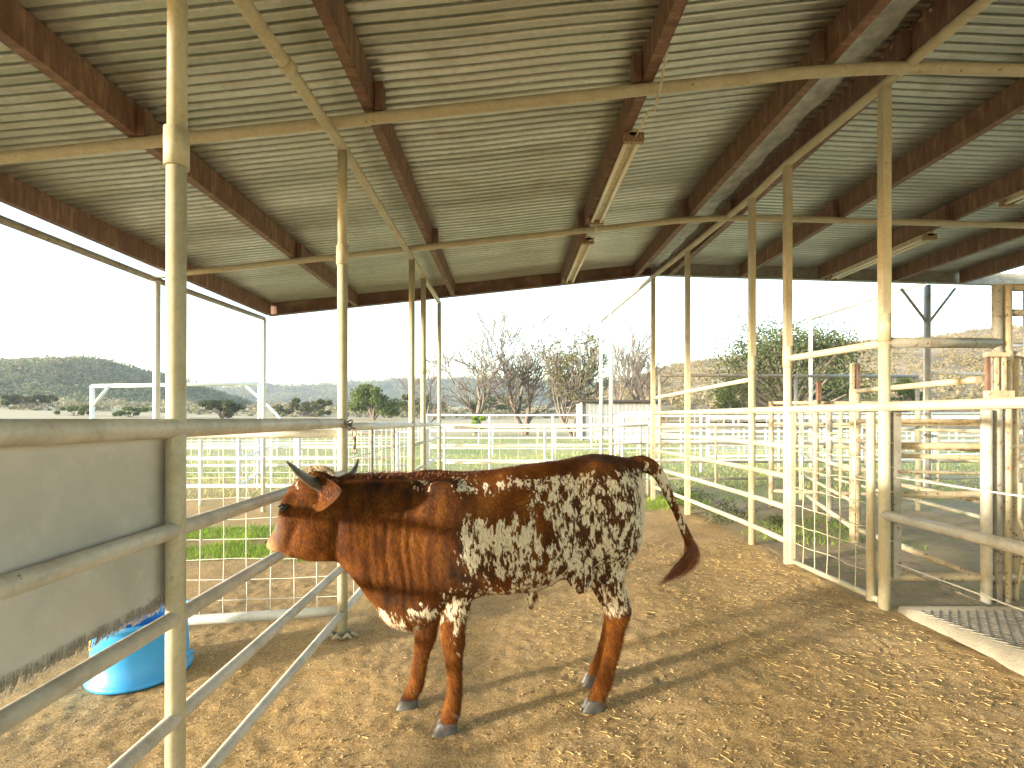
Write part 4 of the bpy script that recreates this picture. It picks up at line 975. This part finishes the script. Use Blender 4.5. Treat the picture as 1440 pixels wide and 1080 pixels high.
    muz = np.exp(-(((U - 386) / 11) ** 2 + ((W - 768) / 13) ** 2)) * 1.1; grey = np.exp(-(((U - 396) / 11) ** 2 + ((W - 736) / 19) ** 2)); lip = np.exp(-((W - 773.5 - (U - 385) * .12) / 2.4) ** 2) * smooth01(410, 402, U); grey = np.maximum(grey, lip * 1.3); muz = muz * (1 - lip)
    at_ = me.color_attributes.new('hide', 'FLOAT_COLOR', 'POINT')
    noisefur = np.zeros(len(Q)); noisefur[nb:] = np.repeat(RNG.normal(0, .5, NH), 3)
    at_.data.foreach_set('color', np.stack([wh - .28 * (1 - smooth01(0, .16, wh)), np.clip(dk, 0, 1), np.clip(muz, 0, 1), np.clip(.5 + noisefur * .5, 0, 1)], 1).astype(np.float32).ravel())
    at2 = me.color_attributes.new('hide_extra', 'FLOAT_COLOR', 'POINT')
    inner = np.zeros(len(Q)); at2.data.foreach_set('color', np.stack([grey, inner, inner, inner + 1], 1).astype(np.float32).ravel())
    # rooted coordinates so that each hair has the colour of the skin under it
    at3 = me.attributes.new('root', 'FLOAT_VECTOR', 'POINT'); at3.data.foreach_set('vector', Q.astype(np.float32).ravel())
    body_o = link('body', me, cow_mat(), root)
    # horns
    hm = horn_mat()
    def horn(pts, r0, lab):
        T = spline([(*p, r) for p, r in pts], 26); o = MB().tube([t[:3] for t in T], [t[3] for t in T], 18).build('horn', hm, root); o['label'] = lab
    horn([(cw(463, 692, 2.225), .024), (cw(449, 683, 2.18), .0245), (cw(437, 676, 2.13), .022), (cw(424, 668, 2.075), .0165), (cw(412, 657, 2.03), .0105), (cw(403, 649, 2.00), .003)], .03, 'grey horn nearer the camera, pointing left')
    horn([(cw(472, 680, 2.34), .022), (cw(484, 674, 2.40), .0225), (cw(494, 667, 2.47), .019), (cw(500, 657, 2.52), .012), (cw(504, 645, 2.55), .003)], .03, 'grey horn on the far side, curving up to the right')
    # eyes and nostrils
    em = NT('dark_eye'); em.done((.012, .008, .006), .08)
    for s in (-1, 1):
        c = cw(408, 708, 2.26) + np.array((.012, s * .088, -.004)); mmb = MB(); b = bmesh.new(); bmesh.ops.create_uvsphere(b, u_segments=16, v_segments=10, radius=.0165)
        mmb.add([np.array(v.co) * np.array((1, .7, .85)) + c for v in b.verts], [tuple(v.index for v in f.verts) for f in b.faces]); b.free(); mmb.build('eye', em.m, root)
        lid = MB(); lid.tube([c + np.array((.021 * math.cos(a), s * (.004 + .003 * math.sin(a)), .012 * math.sin(a) + .003)) for a in np.linspace(.1, 3.0, 9)], .0045, 6); lid.build('eyelid', em.m, root)
        c = cw(381, 761, 2.268) + np.array((-.004, s * .026, 0)); nb_ = MB(); nb_.tube([c + np.array((.008 * math.cos(a), s * .009 * math.sin(a), .007 * math.sin(a))) for a in np.linspace(0, 5.2, 10)], [.003, .005, .0055, .0055, .005, .005, .004, .004, .003, .002], 6); nb_.build('nostril', em.m, root)
    # hooves: two claws and two dewclaws per foot
    hoofm = hoof_mat()
    def hoof(cx_, cy_top, cy_bot, hw, d, off=(0, 0, 0)):
        off = np.array(off); k = d / F; c = cw(cx_, cy_bot, d) + off; zt = (cy_bot - cy_top) * k; L = hw * k
        for s in (-1, 1):
            mb = MB(); cs = []; ad = []; al = []; bd = []; bl = []
            for t in np.linspace(0, 1, 9):
                sh = L * (.30 * t); a = L * (1.0 - .36 * t) * (.97 if t < .08 else 1); w_ = .020 - .004 * t
                cs.append(c + np.array((sh * .9, s * (.0185 - .003 * t), zt * t + .001))); ad.append(np.array((1., s * -.06, 0))); al.append(a); bd.append(np.array((0, 1., 0))); bl.append(w_)
            loft(mb, cs, ad, al, bd, bl, 20, 2.2); mb.build('hoof', hoofm, root)
            dz = MB(); q_ = c + np.array((L * .95, s * .020, zt + .035)); dz.tube([q_ + np.array((-.01, 0, .012)), q_, q_ + np.array((.008, 0, -.014))], [.010, .009, .003], 8); dz.build('dewclaw', hoofm, root)
    hoof(624, 1014, 1036, 19, 2.30); hoof(571, 981, 999.5, 16, 2.52); hoof(832.5, 982, 1002.5, 17.5, 2.41); hoof(832.5, 982, 1002.5, 17.5, 2.41, (.036, .23, .004))
    # tail switch and crest hair
    def strands(name, fn, N, mat, w0=.0011):
        V = []; Fc = []; nn_ = 0
        for k in range(N):
            pts = fn(k); pts = [np.array(p) for p in pts]; sd = RNG.normal(size=3); sd /= np.linalg.norm(sd); ww = w0 * RNG.uniform(.6, 1.3)
            for i, p in enumerate(pts):
                t = 1 - i / (len(pts) - 1) * .85; V += [p - sd * ww * t, p + sd * ww * t]
            for i in range(len(pts) - 1): a = nn_ + i * 2; Fc.append((a, a + 1, a + 3, a + 2))
            nn_ += len(pts) * 2
        return np_mesh(name, V, Fc, mat, root)
    sw_path = spline([(962, 742, 2.468), (970, 762, 2.462), (974, 776, 2.458), (968, 790, 2.455), (955, 802, 2.45), (940, 813, 2.445), (922, 825, 2.44)], 40)
    def sw(k):
        st = int(RNG.uniform(0, 20)); L = int(RNG.uniform(9, 20)); o = RNG.normal(0, .0085, 3); o2 = o + RNG.normal(0, .006, 3); pts = []
        for i in range(6):
            j = min(39, st + int(L * i / 5)); f = i / 5; spread = 1.5 * math.sin(math.pi * min(1, (j / 39))) + .25
            pts.append(cw(*sw_path[j]) + (o * (1 - f) + o2 * f) * spread)
        return pts
    strands('tail_switch', sw, 2600, switch_mat())
    def poll(k):
        b = cw(RNG.uniform(430, 468), 0, 2.27 + RNG.normal(0, .035)); u_ = CX + b[0] * F / b[1]; b[2] = EYE + (CY - (660 + .018 * (u_ - 448) ** 2)) * b[1] / F
        d_ = np.array((RNG.normal(-.1, .5), RNG.normal(0, .5), RNG.uniform(.25, 1))); d_ /= np.linalg.norm(d_); L = RNG.uniform(.015, .04)
        return [b - d_ * .01, b + d_ * L * .5, b + d_ * L + np.array((-.006, 0, -.006))]
    strands('poll_hair', poll, 1300, pollhair_mat(), .0012)
    def earhair(k):
        t_ = RNG.uniform(.1, .8); b = cw(442 + 38 * t_, 694 - 4 * t_ + RNG.normal(0, 9), 2.185 - .115 * t_) + np.array((0, RNG.normal(0, .004), 0)); L = RNG.uniform(.012, .032)
        d_ = np.array((RNG.normal(.4, .35), RNG.normal(-.3, .35), RNG.normal(-.3, .6))); return [b, b + d_ * L * .5, b + d_ * L]
    strands('ear_hair', earhair, 420, switch_mat(), .0008)
    def crest(k):
        u_ = RNG.uniform(478, 640) if RNG.random() < .75 else RNG.uniform(640, 880); d = float(np.interp(u_, [470, 900], [2.29, 2.485])); yt = float(np.interp(u_, [t[0] for t in tor], [t[1] for t in tor]))
        b = cw(u_, yt + RNG.uniform(0, 7), d) + np.array((0, RNG.normal(0, .018), 0)); L = RNG.uniform(.008, .022) * (1.25 if u_ < 560 else .6)
        d_ = np.array((RNG.normal(.45, .3), RNG.normal(0, .4), .8)); return [b - d_ * .006, b + d_ * L * .5, b + d_ * L + np.array((.004, 0, -.003))]
    strands('crest_hair', crest, 2600, switch_mat(), .0009)

def cow_mat():
    q = NT('speckled_hide'); A = q.n('VertexColor'); A.layer_name = 'hide'; E = q.n('VertexColor'); E.layer_name = 'hide_extra'
    R_ = q.n('Attribute'); R_.attribute_name = 'root'; P = R_.outputs['Vector']
    sp = q.n('SeparateColor'); q.l(A.outputs['Color'], sp.inputs[0]); wh, dk, mz = sp.outputs[0], sp.outputs[1], sp.outputs[2]; fur = A.outputs['Alpha']
    se = q.n('SeparateColor'); q.l(E.outputs['Color'], se.inputs[0])
    # flecks stretched along the lie of the hair (down and to the back)
    n1 = q.noise(1, 3, .62, vec=P, stretch=(82, 58, 27), rot=(0, -.5, 0), dist=.45); n2 = q.noise(1, 2, .5, vec=P, stretch=(28, 22, 13), rot=(0, -.5, 0)); n3 = q.noise(1, 2, .6, vec=P, stretch=(250, 210, 55), rot=(0, -.4, 0))
    f = q.math('ADD', q.math('MULTIPLY', n1, .58), q.math('MULTIPLY', n2, .42))
    f = q.math('ADD', q.math('MULTIPLY', q.math('SUBTRACT', f, .5), 3.4), .5)
    f = q.math('ADD', f, q.math('MULTIPLY', q.math('SUBTRACT', n3, .5), .10)); f = q.math('ADD', f, q.math('MULTIPLY', q.math('SUBTRACT', fur, .5), .05))
    s = q.math('ADD', f, q.math('MULTIPLY', q.math('SUBTRACT', wh, .5), 1.0))
    mask = q.n('MapRange'); mask.interpolation_type = 'SMOOTHSTEP'; q.l(s, mask.inputs[0]); mask.inputs[1].default_value = .475; mask.inputs[2].default_value = .525
    red = q.ramp(q.noise(1, 4, .65, vec=P, stretch=(17, 12, 5)), [(.3, (.060, .017, .002)), (.5, (.145, .044, .004)), (.72, (.235, .086, .009))])
    red = q.mix(q.ramp(n3, [(.38, .75), (.62, 0)]), red, (.03, .010, .004))
    dark = q.ramp(n2, [(.35, (.014, .010, .008)), (.7, (.060, .026, .013))])
    dm = q.math('MULTIPLY', dk, q.ramp(n2, [(.36, 1), (.66, .25)])); brown = q.mix(dm, red, dark)
    white = q.ramp(n3, [(.3, (.36, .30, .19)), (.55, (.64, .57, .42)), (.8, (.78, .73, .59))])
    col = q.mix(mask.outputs[0], brown, white)
    col = q.mix(q.math('MULTIPLY', se.outputs[0], .8), col, (.15, .12, .10))
    col = q.mix(q.math('MULTIPLY', mz, .8), col, (.52, .33, .17))
    hs = q.n('HueSaturation'); q.l(col, hs.inputs['Color']); q.l(q.math('ADD', q.math('MULTIPLY', fur, .5), .75), hs.inputs['Value']); col = hs.outputs[0]
    q.bump(q.math('ADD', n3, q.math('MULTIPLY', n1, .5)), .35, .003)
    return q.done(col, .7, 0, .10)
def horn_mat():
    q = NT('grey_horn'); a = q.noise(1, 4, .6, stretch=(30, 30, 90)); q.bump(a, .3, .002)
    return q.done(q.ramp(q.noise(14, 4), [(.3, (.045, .047, .045)), (.55, (.11, .11, .10)), (.75, (.22, .21, .18))]), .42)
def hoof_mat():
    q = NT('grey_hoof'); a = q.noise(1, 4, .6, stretch=(20, 20, 160)); q.bump(a, .5, .002)
    return q.done(q.ramp(q.noise(22, 4), [(.3, (.04, .04, .042)), (.6, (.09, .088, .085)), (.8, (.17, .155, .135))]), .55)
def switch_mat():
    q = NT('red_brown_long_hair'); return q.done(q.ramp(q.noise(70, 3), [(.3, (.09, .025, .010)), (.6, (.24, .075, .022)), (.85, (.38, .17, .06))]), .55)
def pollhair_mat():
    q = NT('pale_poll_hair'); return q.done(q.ramp(q.noise(26, 3), [(.34, (.06, .035, .02)), (.46, (.45, .35, .22)), (.7, (.68, .60, .44))]), .6)
build_cow()
